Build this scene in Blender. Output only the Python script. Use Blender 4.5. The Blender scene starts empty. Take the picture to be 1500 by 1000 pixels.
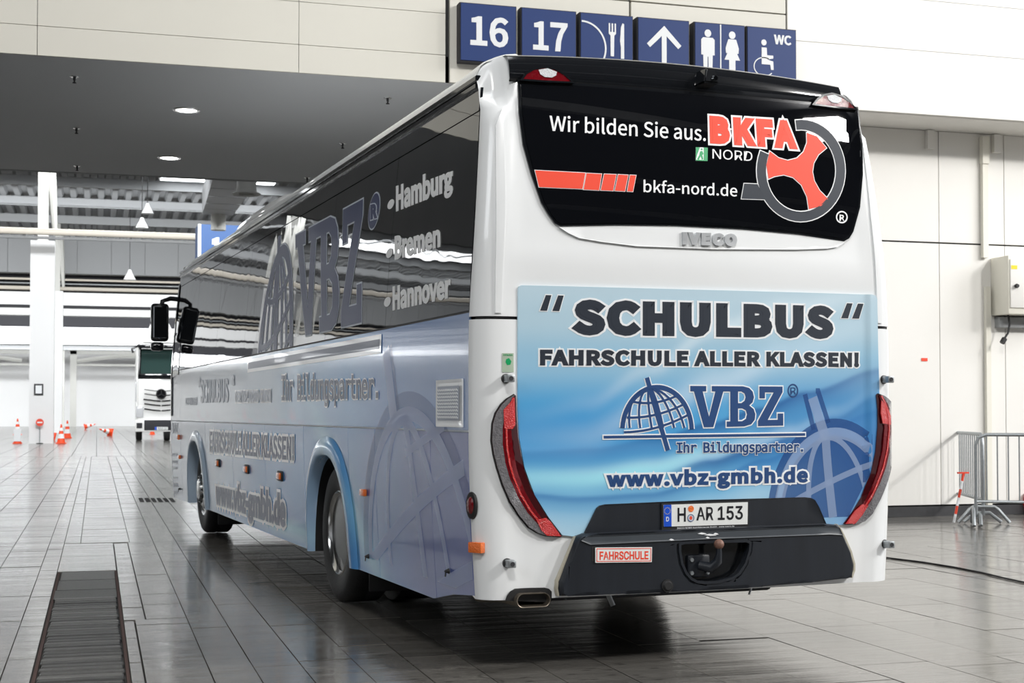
import bpy, bmesh, math, random, os
from math import sin, cos, pi, radians, sqrt, atan2
from mathutils import Vector, Matrix
random.seed(7)
C = bpy.context.scene.collection
sc = bpy.context.scene
# ------------------------------------------------------------------ camera (hall frame: x right, y into the hall, z up; eye above origin)
F = 2083.0; PHI = radians(16.27); PIT = radians(1.5); YP = 550.5; EYE = 1.333
RZ = radians(20.98) - PHI
BO = Vector((1.840, 6.912, 0))
fw = Vector((sin(PHI)*cos(PIT), cos(PHI)*cos(PIT), sin(PIT)))
rt = Vector((cos(PHI), -sin(PHI), 0)); up = rt.cross(fw)
cam = bpy.data.cameras.new('camera'); camo = bpy.data.objects.new('camera', cam); C.objects.link(camo)
camo.matrix_world = Matrix(((rt.x, up.x, -fw.x, 0), (rt.y, up.y, -fw.y, 0), (rt.z, up.z, -fw.z, EYE), (0, 0, 0, 1)))
cam.sensor_width = 36; cam.lens = F/1500*36; cam.shift_y = (YP-500)/1500; cam.clip_end = 600
sc.camera = camo; cam.dof.use_dof = True; cam.dof.focus_distance = 8.5; cam.dof.aperture_fstop = 6.3
sc.view_settings.view_transform = 'Standard'; sc.view_settings.look = 'None'
sc.view_settings.exposure = 0.0; sc.view_settings.gamma = 1.0; sc.view_settings.use_curve_mapping = False
# ------------------------------------------------------------------ world and lights
w = bpy.data.worlds.new('world'); sc.world = w; w.use_nodes = True
bg = w.node_tree.nodes['Background']; bg.inputs[0].default_value = (0.93, 0.96, 1, 1); bg.inputs[1].default_value = 0.36
def area(name, loc, target, sx, sy, energy, col=(1, 1, 1)):
    l = bpy.data.lights.new(name, 'AREA'); l.shape = 'RECTANGLE'; l.size = sx; l.size_y = sy; l.energy = energy; l.color = col
    o = bpy.data.objects.new(name, l); C.objects.link(o); o.location = loc
    o.rotation_euler = (Vector(target)-Vector(loc)).to_track_quat('-Z', 'Y').to_euler(); return o
area('hall_floodlight', (-1.0, -6.0, 13.6), (7.0, 15, 3), 3.2, 2.2, 1300, (1, .98, .95))
area('hall_floodlight_right', (20, -6.5, 13.7), (7, 11, 2), 2.2, 1.2, 2700, (1, .98, .95))
area('shadow_softening_light', (25, -1.5, 13.2), (8, 12, 1), 3.4, 3, 2100, (1, .98, .95))  # extra lamp added to soften the barrier shadow on the wall
area('hall_skylight_near', (3, 6, 14.2), (6, 6, 0), 18, 4, 800, (.95, .98, 1))
area('fill_light_left', (-15, -5, 13.4), (-3, 4, 0), 8, 12, 1400, (.93, .97, 1))  # added fill that brightens the bus from the left
area('fill_light_right', (24, 8, 11.5), (7, 9, 1), 8, 12, 3000, (.97, .98, 1))  # added fill that brightens the bus from the right
for yy, e in ((50, 1500), (66, 4500), (84, 5500), (124, 6500)):
    area('hall_skylight_far', (-12, yy, 13.3 if yy < 100 else 12.5), (-12, yy+2, 0), 60, 3, e, (.97, .99, 1))
area('column_fill_light', (3, 38, 13.3), (-2, 66, 3), 18, 2, 7500, (.97, .99, 1))  # added lamp facing forward to brighten the front column and truck
area('band_fill_light', (-14, 86, 11.6), (-14, 104, 11.0), 70, 1.0, 4000, (.97, .99, 1))  # added strip lamp that lights the far grey panel band
area('band_fill_light', (-14, 110, 9.5), (-14, 119, 11.2), 80, 1.0, 5000, (.97, .99, 1))  # added strip lamp that lights the white trims deeper in the hall
area('hall_end_window', (-15, 128, 9), (-15, 151, 5), 90, 4, 14000, (.97, .99, 1))

# ------------------------------------------------------------------ pixel -> plane helpers used only to take measurements
def ray(px, py): return fw + rt*((px-750)/F) - up*((py-YP)/F)
def brot(v): c, s = cos(RZ), sin(RZ); return Vector((v.x*c+v.y*s, -v.x*s+v.y*c, v.z))
BCAM = brot(Vector((0, 0, EYE))-BO)
def gnd(px, py, z=0.0): d = ray(px, py); t = (z-EYE)/d.z; return d.x*t, d.y*t
def vp(px, py, v): d = ray(px, py); t = v/d.y; return d.x*t, EYE+d.z*t
# bus body surfaces (bus frame: x across from left side, y forward from the tail, z up)
W = 2.55
def xs(z):
    a = 0.0
    if z > 1.75: a = .10*((z-1.75)/1.25)**1.3
    if z < 1.2: a = .035*((1.2-z)/.8)**1.5
    return a
def yR(x, z):
    y = 0.05*((x-W/2)/(W/2))**2
    if z > 2.15: y += .11*((z-2.15)/.9)**1.6
    f = min(1, max(0, (min(x, W-x)-.195)/.03)); y += .013*f*f*(3-2*f)
    y -= .016*math.exp(-((z-2.12)/.07)**2)*f
    e = xs(z); d = min(x-e, W-e-x); R = .13
    if d < R: y += R*(1-sqrt(max(0, 1-(1-max(d, 0)/R)**2)))*.75
    return y
def rear(a, z, off): return Vector((a, yR(a, z)-off, z))
def side(a, z, off): return Vector((xs(z)-off, a, z))
def RB(px, py, off=0.0):
    d = brot(ray(px, py)); y0 = 0.0
    for _ in range(12):
        t = (y0-BCAM.y)/d.y; x, z = BCAM.x+t*d.x, BCAM.z+t*d.z
        y0 += .6*(yR(min(max(x, .02), W-.02), z)-off-y0)
    return (x, z)
def SB(px, py, off=0.0):
    d = brot(ray(px, py)); x0 = 0.0
    for _ in range(10):
        t = (x0-BCAM.x)/d.x; y, z = BCAM.y+t*d.y, BCAM.z+t*d.z; x0 = xs(z)-off
    return (y, z)
ROFF = 0.0
def RL(l, off=None): return [RB(p[0], p[1], ROFF if off is None else off) for p in l]
def SL(l, off=0): return [SB(p[0], p[1], off) for p in l]
# ------------------------------------------------------------------ materials
def lin(c): return tuple(((v/12.92) if v <= .04045 else ((v+.055)/1.055)**2.4) for v in c)
def hx(h): return lin(tuple(int(h[i:i+2], 16)/255 for i in (0, 2, 4)))
def mat(name, col, rough=.5, metal=0, coat=0, noise=0, nscale=20, bump=0, bscale=60, alpha=1, emit=0, spec=.5, stretch=(1, 1, 1), trans=0, crough=.03):
    m = bpy.data.materials.new(name); m.use_nodes = True; nt = m.node_tree; b = nt.nodes['Principled BSDF']
    c = hx(col) if isinstance(col, str) else col
    b.inputs['Base Color'].default_value = (*c, 1); b.inputs['Roughness'].default_value = rough
    b.inputs['Metallic'].default_value = metal; b.inputs['Coat Weight'].default_value = coat; b.inputs['Coat Roughness'].default_value = crough
    b.inputs['Alpha'].default_value = alpha; b.inputs['Specular IOR Level'].default_value = spec; b.inputs['Transmission Weight'].default_value = trans
    if emit: b.inputs['Emission Color'].default_value = (*c, 1); b.inputs['Emission Strength'].default_value = emit
    tc = None
    if noise or bump:
        tc = nt.nodes.new('ShaderNodeTexCoord'); mp = nt.nodes.new('ShaderNodeMapping'); mp.inputs['Scale'].default_value = stretch
        nt.links.new(tc.outputs['Object'], mp.inputs[0])
    if noise:
        n = nt.nodes.new('ShaderNodeTexNoise'); n.inputs['Scale'].default_value = nscale; n.inputs['Detail'].default_value = 6
        nt.links.new(mp.outputs[0], n.inputs['Vector'])
        mx = nt.nodes.new('ShaderNodeMix'); mx.data_type = 'RGBA'
        mx.inputs[6].default_value = (*[max(0, v*(1-noise)) for v in c], 1); mx.inputs[7].default_value = (*[min(1, v*(1+noise)) for v in c], 1)
        nt.links.new(n.outputs['Fac'], mx.inputs[0]); nt.links.new(mx.outputs[2], b.inputs['Base Color'])
    if bump:
        n2 = nt.nodes.new('ShaderNodeTexNoise'); n2.inputs['Scale'].default_value = bscale; nt.links.new(mp.outputs[0], n2.inputs['Vector'])
        bp = nt.nodes.new('ShaderNodeBump'); bp.inputs['Strength'].default_value = bump; bp.inputs['Distance'].default_value = .02
        nt.links.new(n2.outputs['Fac'], bp.inputs['Height']); nt.links.new(bp.outputs[0], b.inputs['Normal'])
    return m
def vcol_mat(name, rough, coat):
    m = mat(name, 'ffffff', rough, coat=coat); nt = m.node_tree
    a = nt.nodes.new('ShaderNodeAttribute'); a.attribute_name = 'col'
    nt.links.new(a.outputs['Color'], nt.nodes['Principled BSDF'].inputs['Base Color']); return m
M = dict(
    white=mat('bus_white_paint', 'eef0f1', .25, coat=.6, noise=.02, nscale=3),
    glass=mat('dark_tinted_glass', (.004, .0045, .006), .015, spec=.5, bump=.03, bscale=.9),
    sglass=mat('side_tinted_glass', (.007, .008, .011), .012, spec=1.0, coat=.5, crough=.01, bump=.30, bscale=1.1, stretch=(1, 1, .35)),
    gloss=mat('gloss_black_plastic', (.008, .009, .011), .08, coat=.5),
    rubber=mat('black_rubber', (.012, .012, .013), .55),
    tyre=mat('tyre_rubber', (.016, .016, .017), .62, noise=.3, nscale=14, bump=.15, bscale=80),
    bump=mat('dark_bumper_plastic', (.011, .014, .020), .42, noise=.4, nscale=6, bump=.05, bscale=200, stretch=(3, 1, .3)),
    alu=mat('polished_aluminium', 'd8d8d8', .18, metal=1, bump=.05, bscale=20),
    steel=mat('galvanised_steel', 'a3a8ab', .42, metal=.75, noise=.2, nscale=40),
    chrome=mat('chrome', 'dcdcdc', .08, metal=1),
    dark=mat('dark_underbody', (.012, .012, .013), .75),
    red=mat('red_lens', (.15, .002, .006), .08, coat=.8, bump=.25, bscale=60),
    bred=mat('bright_red_reflector', (.60, .012, .012), .16, coat=.8, bump=.5, bscale=220),
    dred=mat('deep_red_lens', (.045, .002, .004), .06, coat=.8),
    smoke=mat('smoked_clear_lens', (.17, .165, .175), .16, coat=.9, noise=.5, nscale=60, bump=.35, bscale=110),
    clear=mat('clear_lens', (.62, .63, .65), .2, coat=.6, noise=.25, nscale=110, bump=.5, bscale=160),
    orange=mat('orange_lens', (.85, .17, .02), .2, coat=.7, bump=.4, bscale=160),
    navy=mat('navy_print', '2a4a7c', .42, coat=.08, spec=.35),
    char=mat('charcoal_print', '2e343e', .42, coat=.08, spec=.35),
    wprint=mat('white_print', 'f0f2f4', .42, coat=.08, spec=.35),
    gprint=mat('pale_grey_print', 'c3cad4', .42, coat=.08, spec=.35),
    greyp=mat('grey_print', 'a9b0bd', .42, coat=.08, spec=.35),
    slate=mat('slate_print', '4a5470', .42, coat=.08, spec=.35),
    gwin=mat('window_navy_film', '1e2b5c', .35, spec=.3),
    redp=mat('red_print', 'ee5038', .35, coat=.3),
    green=mat('green_print', '18a060', .35),
    wfilm=mat('white_window_print', 'f4f5f6', .5, spec=.25), redf=mat('red_window_print', 'f0503a', .5, spec=.25), gfilm=mat('pale_window_outline', 'c6cdd8', .45, spec=.3), cfilm=mat('charcoal_window_print', '2c323c', .5, spec=.25), badge=mat('satin_badge', 'c9cccf', .28, metal=.7),
    wm=mat('pale_watermark_print', 'a9bfe2', .3, coat=.4, alpha=.50),
    wside=mat('white_side_print', 'fbfcfd', .2, coat=.8), sside=mat('slate_side_print', '3f4a68', .35, coat=.2), gside=mat('grey_side_print', '98a1b2', .3, coat=.3),
    wms=mat('side_watermark_print', 'bccaf0', .3, coat=.4, alpha=.5), wmsd=mat('side_watermark_dark', '44599c', .3, coat=.4, alpha=.28),  # pale and darker blue print of the side watermark
    wmd=mat('blue_watermark_print', '2b5598', .3, coat=.4, alpha=.62),
    bprint=mat('blue_plate_strip', '1450c8', .4),
    plate=mat('plate_white', 'e6e8e6', .35),
    black=mat('black_print', (.01, .01, .014), .4),
    rust=mat('rusty_ball', (.20, .10, .07), .55, noise=.6, nscale=60),
    mirror=mat('mirror_glass', 'c0c4c8', .03, metal=1),
    wall=mat('white_wall_panel', 'e6e4df', .55, noise=.03, nscale=1.2, bump=.02, bscale=30),
    wallL=mat('beige_grey_wall_panel', 'cfccc2', .55, noise=.03, nscale=1.5),
    gap=mat('dark_joint', (.03, .03, .03), .9),
    soffit=mat('grey_soffit', 'd6d8da', .5, noise=.02, nscale=.6),
    signblue=mat('sign_blue', '1c3468', .5, spec=.3),
    signw=mat('sign_white', 'd8dadb', .5),
    roof=mat('grey_roof_deck', '86888a', .6, noise=.1, nscale=2),
    beam=mat('white_steel_beam', 'cfcfca', .5),
    farwall=mat('far_white_wall', 'eeeeee', .6),
    fargrey=mat('far_grey_panel', '9b9d9f', .6),
    fardark=mat('far_dark_gap', (.03, .03, .035), .8),
    pipe=mat('cream_pipe', 'e5ddd0', .5),
    lamp=mat('lit_lamp', (1, .98, .95), .4, emit=9),
    sky=mat('skylight', (.95, .98, 1), .4, emit=6),
    cone=mat('orange_cone', 'f4501c', .5), conew=mat('white_cone_band', 'f2f2f2', .5),
    bluebox=mat('blue_cube', '0c4a88', .5),
    box=mat('beige_cabinet', 'e3e0d4', .45), yel=mat('yellow_label', 'f0d020', .5),
    skirt=mat('dark_wall_skirting', (.035, .035, .038), .7, noise=.5, nscale=8),
    darkroof=mat('dark_roof', '3a3c40', .7), 
    grate=mat('worn_dark_steel', (.075, .074, .07), .42, metal=.35, noise=.45, nscale=9, bump=.2, bscale=50, stretch=(.4, 4, 1)),
    rail=mat('rusty_rail', (.06, .028, .022), .7),
    truckw=mat('truck_white', 'f0f0ee', .3, coat=.4), cabglass=mat('greenish_cab_glass', (.03, .06, .055), .06, spec=.8),
    sticker=mat('pale_green_sticker', 'a8b8a4', .5), tan=mat('beige_seal', 'b9b3a2', .6),
)
# floor: polished dark grey stone with worn streaks
def floor_mat(name, base, rough):
    m = bpy.data.materials.new(name); m.use_nodes = True; nt = m.node_tree; N = nt.nodes; L = nt.links; b = N['Principled BSDF']
    g = N.new('ShaderNodeNewGeometry'); mp = N.new('ShaderNodeMapping'); mp.inputs['Scale'].default_value = (.35, 3.2, 1); L.new(g.outputs['Position'], mp.inputs[0])
    n1 = N.new('ShaderNodeTexNoise'); n1.inputs['Scale'].default_value = 1.6; n1.inputs['Detail'].default_value = 7; n1.inputs['Roughness'].default_value = .62; L.new(mp.outputs[0], n1.inputs['Vector'])
    n2 = N.new('ShaderNodeTexNoise'); n2.inputs['Scale'].default_value = 22; n2.inputs['Detail'].default_value = 5; L.new(g.outputs['Position'], n2.inputs['Vector'])
    oi = N.new('ShaderNodeObjectInfo')
    r1 = N.new('ShaderNodeMapRange'); r1.inputs[1].default_value = .3; r1.inputs[2].default_value = .72; r1.inputs[3].default_value = .72; r1.inputs[4].default_value = 1.30; L.new(n1.outputs['Fac'], r1.inputs[0])
    r2 = N.new('ShaderNodeMapRange'); r2.inputs[3].default_value = .84; r2.inputs[4].default_value = 1.16; L.new(oi.outputs['Random'], r2.inputs[0])
    mu = N.new('ShaderNodeMath'); mu.operation = 'MULTIPLY'; L.new(r1.outputs[0], mu.inputs[0]); L.new(r2.outputs[0], mu.inputs[1])
    r3 = N.new('ShaderNodeMapRange'); r3.inputs[1].default_value = .35; r3.inputs[2].default_value = .65; r3.inputs[3].default_value = .9; r3.inputs[4].default_value = 1.08; L.new(n2.outputs['Fac'], r3.inputs[0])
    mu2 = N.new('ShaderNodeMath'); mu2.operation = 'MULTIPLY'; L.new(mu.outputs[0], mu2.inputs[0]); L.new(r3.outputs[0], mu2.inputs[1])
    # short dark scuffs
    v = N.new('ShaderNodeTexVoronoi'); v.voronoi_dimensions = '2D'; v.inputs['Scale'].default_value = 2.9; mp2 = N.new('ShaderNodeMapping'); mp2.inputs['Scale'].default_value = (1.3, 3, 1); mp2.inputs['Rotation'].default_value = (0, 0, .2)
    L.new(g.outputs['Position'], mp2.inputs[0]); L.new(mp2.outputs[0], v.inputs['Vector'])
    r4 = N.new('ShaderNodeMapRange'); r4.inputs[1].default_value = .07; r4.inputs[2].default_value = .12; r4.inputs[3].default_value = .4; r4.inputs[4].default_value = 1; L.new(v.outputs['Distance'], r4.inputs[0])
    ve = N.new('ShaderNodeTexVoronoi'); ve.voronoi_dimensions = '2D'; ve.feature = 'DISTANCE_TO_EDGE'; ve.inputs['Scale'].default_value = .75
    nd = N.new('ShaderNodeTexNoise'); nd.inputs['Scale'].default_value = 1.3; L.new(g.outputs['Position'], nd.inputs['Vector'])
    av = N.new('ShaderNodeVectorMath'); av.operation = 'ADD'; L.new(g.outputs['Position'], av.inputs[0]); L.new(nd.outputs['Color'], av.inputs[1]); L.new(av.outputs[0], ve.inputs['Vector'])
    r5 = N.new('ShaderNodeMapRange'); r5.inputs[1].default_value = .002; r5.inputs[2].default_value = .008; r5.inputs[3].default_value = .55; r5.inputs[4].default_value = 1; L.new(ve.outputs['Distance'], r5.inputs[0])
    n6 = N.new('ShaderNodeTexNoise'); n6.inputs['Scale'].default_value = 2.4; L.new(g.outputs['Position'], n6.inputs['Vector'])
    r6 = N.new('ShaderNodeMapRange'); r6.inputs[1].default_value = .5; r6.inputs[2].default_value = .56; L.new(n6.outputs['Fac'], r6.inputs[0])
    mxs = N.new('ShaderNodeMath'); mxs.operation = 'MAXIMUM'; L.new(r5.outputs[0], mxs.inputs[0]); L.new(r6.outputs[0], mxs.inputs[1])
    mu4 = N.new('ShaderNodeMath'); mu4.operation = 'MULTIPLY'; L.new(r4.outputs[0], mu4.inputs[0]); L.new(mxs.outputs[0], mu4.inputs[1]); r4 = mu4
    mu3 = N.new('ShaderNodeMath'); mu3.operation = 'MULTIPLY'; L.new(mu2.outputs[0], mu3.inputs[0]); L.new(r4.outputs[0], mu3.inputs[1])
    vm = N.new('ShaderNodeVectorMath'); vm.operation = 'SCALE'; vm.inputs[0].default_value = base; L.new(mu3.outputs[0], vm.inputs['Scale'])
    L.new(vm.outputs[0], b.inputs['Base Color'])
    rr = N.new('ShaderNodeMapRange'); rr.inputs[1].default_value = .3; rr.inputs[2].default_value = .7; rr.inputs[3].default_value = rough*.65; rr.inputs[4].default_value = rough*1.5; L.new(n1.outputs['Fac'], rr.inputs[0]); L.new(rr.outputs[0], b.inputs['Roughness'])
    bp = N.new('ShaderNodeBump'); bp.inputs['Strength'].default_value = .42; bp.inputs['Distance'].default_value = .01; L.new(n1.outputs['Fac'], bp.inputs['Height']); L.new(bp.outputs[0], b.inputs['Normal'])
    b.inputs['Specular IOR Level'].default_value = .75
    return m
M['tile'] = floor_mat('polished_stone_tile', (.150, .142, .130), .14)
M['joint'] = mat('floor_joint', (.05, .048, .045), .8)
M['livery'] = vcol_mat('blue_livery_print', .25, .25)
M['liverys'] = vcol_mat('blue_side_livery_print', .17, .35); M['liverys'].node_tree.nodes['Principled BSDF'].inputs['Specular IOR Level'].default_value = .38
def vary(m, lo, hi):
    nt = M[m].node_tree; b = nt.nodes['Principled BSDF']; src = b.inputs['Base Color'].links[0].from_socket
    oi = nt.nodes.new('ShaderNodeObjectInfo'); mr = nt.nodes.new('ShaderNodeMapRange'); mr.inputs[3].default_value = lo; mr.inputs[4].default_value = hi
    vm = nt.nodes.new('ShaderNodeVectorMath'); vm.operation = 'SCALE'; nt.links.new(oi.outputs['Random'], mr.inputs[0]); nt.links.new(src, vm.inputs[0]); nt.links.new(mr.outputs[0], vm.inputs['Scale']); nt.links.new(vm.outputs[0], b.inputs['Base Color'])
vary('grate', .45, 1.7)
# ------------------------------------------------------------------ mesh helpers
def finish(name, bm, mats, parent=None, smooth=35):
    me = bpy.data.meshes.new(name)
    bmesh.ops.recalc_face_normals(bm, faces=bm.faces) if smooth != -1 else None
    bm.to_mesh(me); bm.free()
    for m in (mats if isinstance(mats, (list, tuple)) else [mats]): me.materials.append(M[m] if isinstance(m, str) else m)
    if smooth and smooth > 0:
        for p in me.polygons: p.use_smooth = True
        me.set_sharp_from_angle(angle=radians(smooth))
    o = bpy.data.objects.new(name, me); C.objects.link(o)
    if parent: o.parent = parent
    return o
def thing(name, label, cat, loc=(0, 0, 0), rz=0, group=None):
    o = bpy.data.objects.new(name, None); C.objects.link(o); o.location = loc; o.rotation_euler = (0, 0, rz)
    tag(o, label, cat, group); return o
def tag(o, label=None, cat=None, group=None, kind=None):
    if label: o['label'] = label
    if cat: o['category'] = cat
    if group: o['group'] = group
    if kind: o['kind'] = kind
    return o
def struct(o): o['kind'] = 'structure'; return o
def dup(root, loc, label=None):
    r = root.copy(); C.objects.link(r); r.location = loc
    if label: r['label'] = label
    for ch in list(root.children):
        c = ch.copy(); C.objects.link(c); c.parent = r
        for g in ch.children:
            d = g.copy(); C.objects.link(d); d.parent = c
    return r
def box(bm, x0, x1, y0, y1, z0, z1, mi=0, rz=0, piv=None):
    r = bmesh.ops.create_cube(bm, size=1)
    for v in r['verts']:
        v.co = Vector((x0+(v.co.x+.5)*(x1-x0), y0+(v.co.y+.5)*(y1-y0), z0+(v.co.z+.5)*(z1-z0)))
    for f in set(f for v in r['verts'] for f in v.link_faces): f.material_index = mi
    return r['verts']
def bbox(bm, x0, x1, y0, y1, z0, z1, b=.01, seg=2, mi=0):
    t = bmesh.new(); box(t, x0, x1, y0, y1, z0, z1)
    bmesh.ops.bevel(t, geom=t.edges[:], offset=b, segments=seg, affect='EDGES', profile=.5)
    merge(bm, t, mi)
def merge(bm, t, mi=None, mtx=None):
    vm = {}
    for v in t.verts: vm[v] = bm.verts.new(mtx @ v.co if mtx else v.co)
    for f in t.faces:
        try:
            n = bm.faces.new([vm[v] for v in f.verts]); n.material_index = f.material_index if mi is None else mi
        except ValueError: pass
    t.free()
def tube(bm, pts, r, seg=10, mi=0, cap=True):
    pts = [Vector(p) for p in pts]; rings = []; rs = r if isinstance(r, (list, tuple)) else [r]*len(pts)
    ref = None
    for i, p in enumerate(pts):
        d = (pts[min(i+1, len(pts)-1)]-pts[max(i-1, 0)]).normalized()
        if ref is None: ref = Vector((0, 0, 1)) if abs(d.z) < .9 else Vector((1, 0, 0))
        a = d.cross(ref).normalized(); b = a.cross(d).normalized(); ref = b
        rings.append([bm.verts.new(p+a*cos(2*pi*k/seg)*rs[i]+b*sin(2*pi*k/seg)*rs[i]) for k in range(seg)])
    for q in range(len(rings)-1):
        for k in range(seg):
            f = bm.faces.new((rings[q][k], rings[q][(k+1) % seg], rings[q+1][(k+1) % seg], rings[q+1][k])); f.material_index = mi
    if cap:
        for rg in (rings[0], rings[-1]): bm.faces.new(rg).material_index = mi
def lathe(bm, prof, seg=32, axis='z', org=(0, 0, 0), mi=0):
    org = Vector(org); rings = []
    for r, h in prof:
        rg = []
        for k in range(seg):
            c, s = cos(2*pi*k/seg)*r, sin(2*pi*k/seg)*r
            p = Vector((c, s, h)) if axis == 'z' else (Vector((h, c, s)) if axis == 'x' else Vector((c, h, s)))
            rg.append(bm.verts.new(org+p))
        rings.append(rg)
    for q in range(len(rings)-1):
        for k in range(seg):
            f = bm.faces.new((rings[q][k], rings[q][(k+1) % seg], rings[q+1][(k+1) % seg], rings[q+1][k])); f.material_index = mi
    for rg, pr in ((rings[0], prof[0]), (rings[-1], prof[-1])):
        if pr[0] > .0005: bm.faces.new(rg).material_index = mi
def gridmesh(bm, rows, mi=0, close=False):
    vs = [[bm.verts.new(p) for p in r] for r in rows]
    for i in range(len(vs)-1):
        for j in range(len(vs[0])-1):
            f = bm.faces.new((vs[i][j], vs[i][j+1], vs[i+1][j+1], vs[i+1][j])); f.material_index = mi
    return vs
# ---- flat outlines (with holes) -> bmesh in the xy plane
def fill2d(loops):
    cu = bpy.data.curves.new('t', 'CURVE'); cu.dimensions = '2D'; cu.fill_mode = 'BOTH'
    for lp in loops:
        s = cu.splines.new('POLY'); s.points.add(len(lp)-1); s.use_cyclic_u = True
        for i, p in enumerate(lp): s.points[i].co = (p[0], p[1], 0, 1)
    o = bpy.data.objects.new('t', cu); me = o.to_mesh(); bm = bmesh.new(); bm.from_mesh(me); o.to_mesh_clear()
    bpy.data.objects.remove(o); bpy.data.curves.remove(cu)
    bmesh.ops.remove_doubles(bm, verts=bm.verts, dist=1e-5); return bm
def conform(bm, surf, off, th, grid=.12, clip=None, mi=0, inset=None, colfn=None, gz=None):
    """bend a flat bmesh (x=a, y=z) onto a body surface and give it thickness"""
    gz = gz or grid
    if clip:
        for ax, v, s in ((0, clip[0], -1), (0, clip[1], 1), (1, clip[2], -1), (1, clip[3], 1)):
            if v is None: continue
            n = [0, 0, 0]; n[ax] = s; co = [0, 0, 0]; co[ax] = v
            bmesh.ops.bisect_plane(bm, geom=bm.verts[:]+bm.edges[:]+bm.faces[:], plane_co=co, plane_no=n, clear_outer=True)
        for co, n in (clip[4] if len(clip) > 4 else ()):
            bmesh.ops.bisect_plane(bm, geom=bm.verts[:]+bm.edges[:]+bm.faces[:], plane_co=(co[0], co[1], 0), plane_no=(n[0], n[1], 0), clear_outer=True)
    if not bm.verts: return bm
    for ax, gg in ((0, grid), (1, gz)):
        lo = min(v.co[ax] for v in bm.verts); hi = max(v.co[ax] for v in bm.verts); k = math.floor(lo/gg)+1
        while k*gg < hi:
            n = [0, 0, 0]; n[ax] = 1; co = [0, 0, 0]; co[ax] = k*gg
            bmesh.ops.bisect_plane(bm, geom=bm.verts[:]+bm.edges[:]+bm.faces[:], plane_co=co, plane_no=n); k += 1
    for f in bm.faces: f.material_index = mi
    if th:
        r = bmesh.ops.extrude_face_region(bm, geom=bm.faces[:]); top = set(v for v in r['geom'] if isinstance(v, bmesh.types.BMVert))
        tf = [f for f in r['geom'] if isinstance(f, bmesh.types.BMFace)]
    else: top = set(); tf = bm.faces[:]
    for v in bm.verts: v.co = surf(v.co.x, v.co.y, off+(th if v in top else 0)+v.co.z)
    if inset:
        bmesh.ops.recalc_face_normals(bm, faces=bm.faces)
        bmesh.ops.inset_region(bm, faces=tf, thickness=inset[0], depth=inset[1], use_even_offset=True)
    return bm
def addcol(o, fn):
    me = o.data; a = me.color_attributes.new('col', 'FLOAT_COLOR', 'POINT')
    for i, v in enumerate(me.vertices): a.data[i].color = (*fn(v.co), 1)
def plate(name, loops, surf, off, th, m, parent, **k):
    colfn = k.pop('colfn', None); sm = k.pop('smooth', 35)
    o = finish(name, conform(fill2d(loops), surf, off, th, **k), m, parent, sm)
    if colfn: addcol(o, colfn)
    return o
def stroke(bm, pts, wd, closed=False):
    """flat ribbon along pts, mitred"""
    n = len(pts); P = [Vector((p[0], p[1])) for p in pts]; L_, R_ = [], []
    for i in range(n):
        a = P[(i-1) % n] if (closed or i > 0) else None; b = P[(i+1) % n] if (closed or i < n-1) else None
        d1 = (P[i]-a).normalized() if a is not None and (P[i]-a).length > 1e-9 else None
        d2 = (b-P[i]).normalized() if b is not None and (b-P[i]).length > 1e-9 else None
        if d1 is None: d1 = d2
        if d2 is None: d2 = d1
        nn = Vector((-(d1.y+d2.y), d1.x+d2.x))
        nn = nn.normalized() if nn.length > 1e-6 else Vector((-d1.y, d1.x))
        k = 1/max(.45, nn.dot(Vector((-d1.y, d1.x))))
        o = nn*wd/2*k
        L_.append(bm.verts.new((P[i].x+o.x, P[i].y+o.y, 0))); R_.append(bm.verts.new((P[i].x-o.x, P[i].y-o.y, 0)))
    for i in range(n if closed else n-1):
        j = (i+1) % n
        try: bm.faces.new((L_[i], R_[i], R_[j], L_[j]))
        except ValueError: pass
def arc(cx, cy, rx, ry, a0, a1, n=24, rot=0):
    out = []
    for i in range(n+1):
        t = radians(a0+(a1-a0)*i/n); x, y = rx*cos(t), ry*sin(t)
        out.append((cx+x*cos(rot)-y*sin(rot), cy+x*sin(rot)+y*cos(rot)))
    return out
# ---- lettering
FD = os.path.join(bpy.utils.resource_path('LOCAL'), 'datafiles', 'fonts')
def ldfont(n):
    try: return bpy.data.fonts.load(os.path.join(FD, n))
    except Exception: return None
FONT = dict(inter=ldfont('Inter.woff2'), noto=ldfont('Noto Sans CJK Regular.woff2'), mono=ldfont('DejaVuSansMono.woff2'))
def text2d(s, font, bold, spacing=1.0):
    cu = bpy.data.curves.new('t', 'FONT'); cu.body = s
    if FONT.get(font): cu.font = FONT[font]
    cu.resolution_u = 3; cu.space_character = spacing; cu.size = 1
    o = bpy.data.objects.new('t', cu); me = o.to_mesh(); bm = bmesh.new(); bm.from_mesh(me); o.to_mesh_clear()
    bpy.data.objects.remove(o); bpy.data.curves.remove(cu)
    bmesh.ops.remove_doubles(bm, verts=bm.verts, dist=1e-6)
    if bold:
        be = [e for e in bm.edges if len(e.link_faces) == 1]; nx = {}
        for e in be:
            l = e.link_loops[0]; nx.setdefault(l.vert, l.link_loop_next.vert)
        seen = set(); loops = []
        for v0 in list(nx):
            if v0 in seen: continue
            lp = []; v = v0
            while v is not None and v not in seen: seen.add(v); lp.append((v.co.x, v.co.y)); v = nx.get(v)
            if len(lp) > 2: loops.append(lp)
        for li_, lp in enumerate(loops):
            nb = set(bm.verts); q_ = [lp[0]]
            for p in lp[1:]:
                if (p[0]-q_[-1][0])**2+(p[1]-q_[-1][1])**2 > 4e-6: q_.append(p)
            if len(q_) > 2: stroke(bm, q_, 2*bold, True)
            for v in bm.verts:
                if v not in nb: v.co.z = -.00025-.00006*(li_ % 5)
    return bm
_cap = {}
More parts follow.
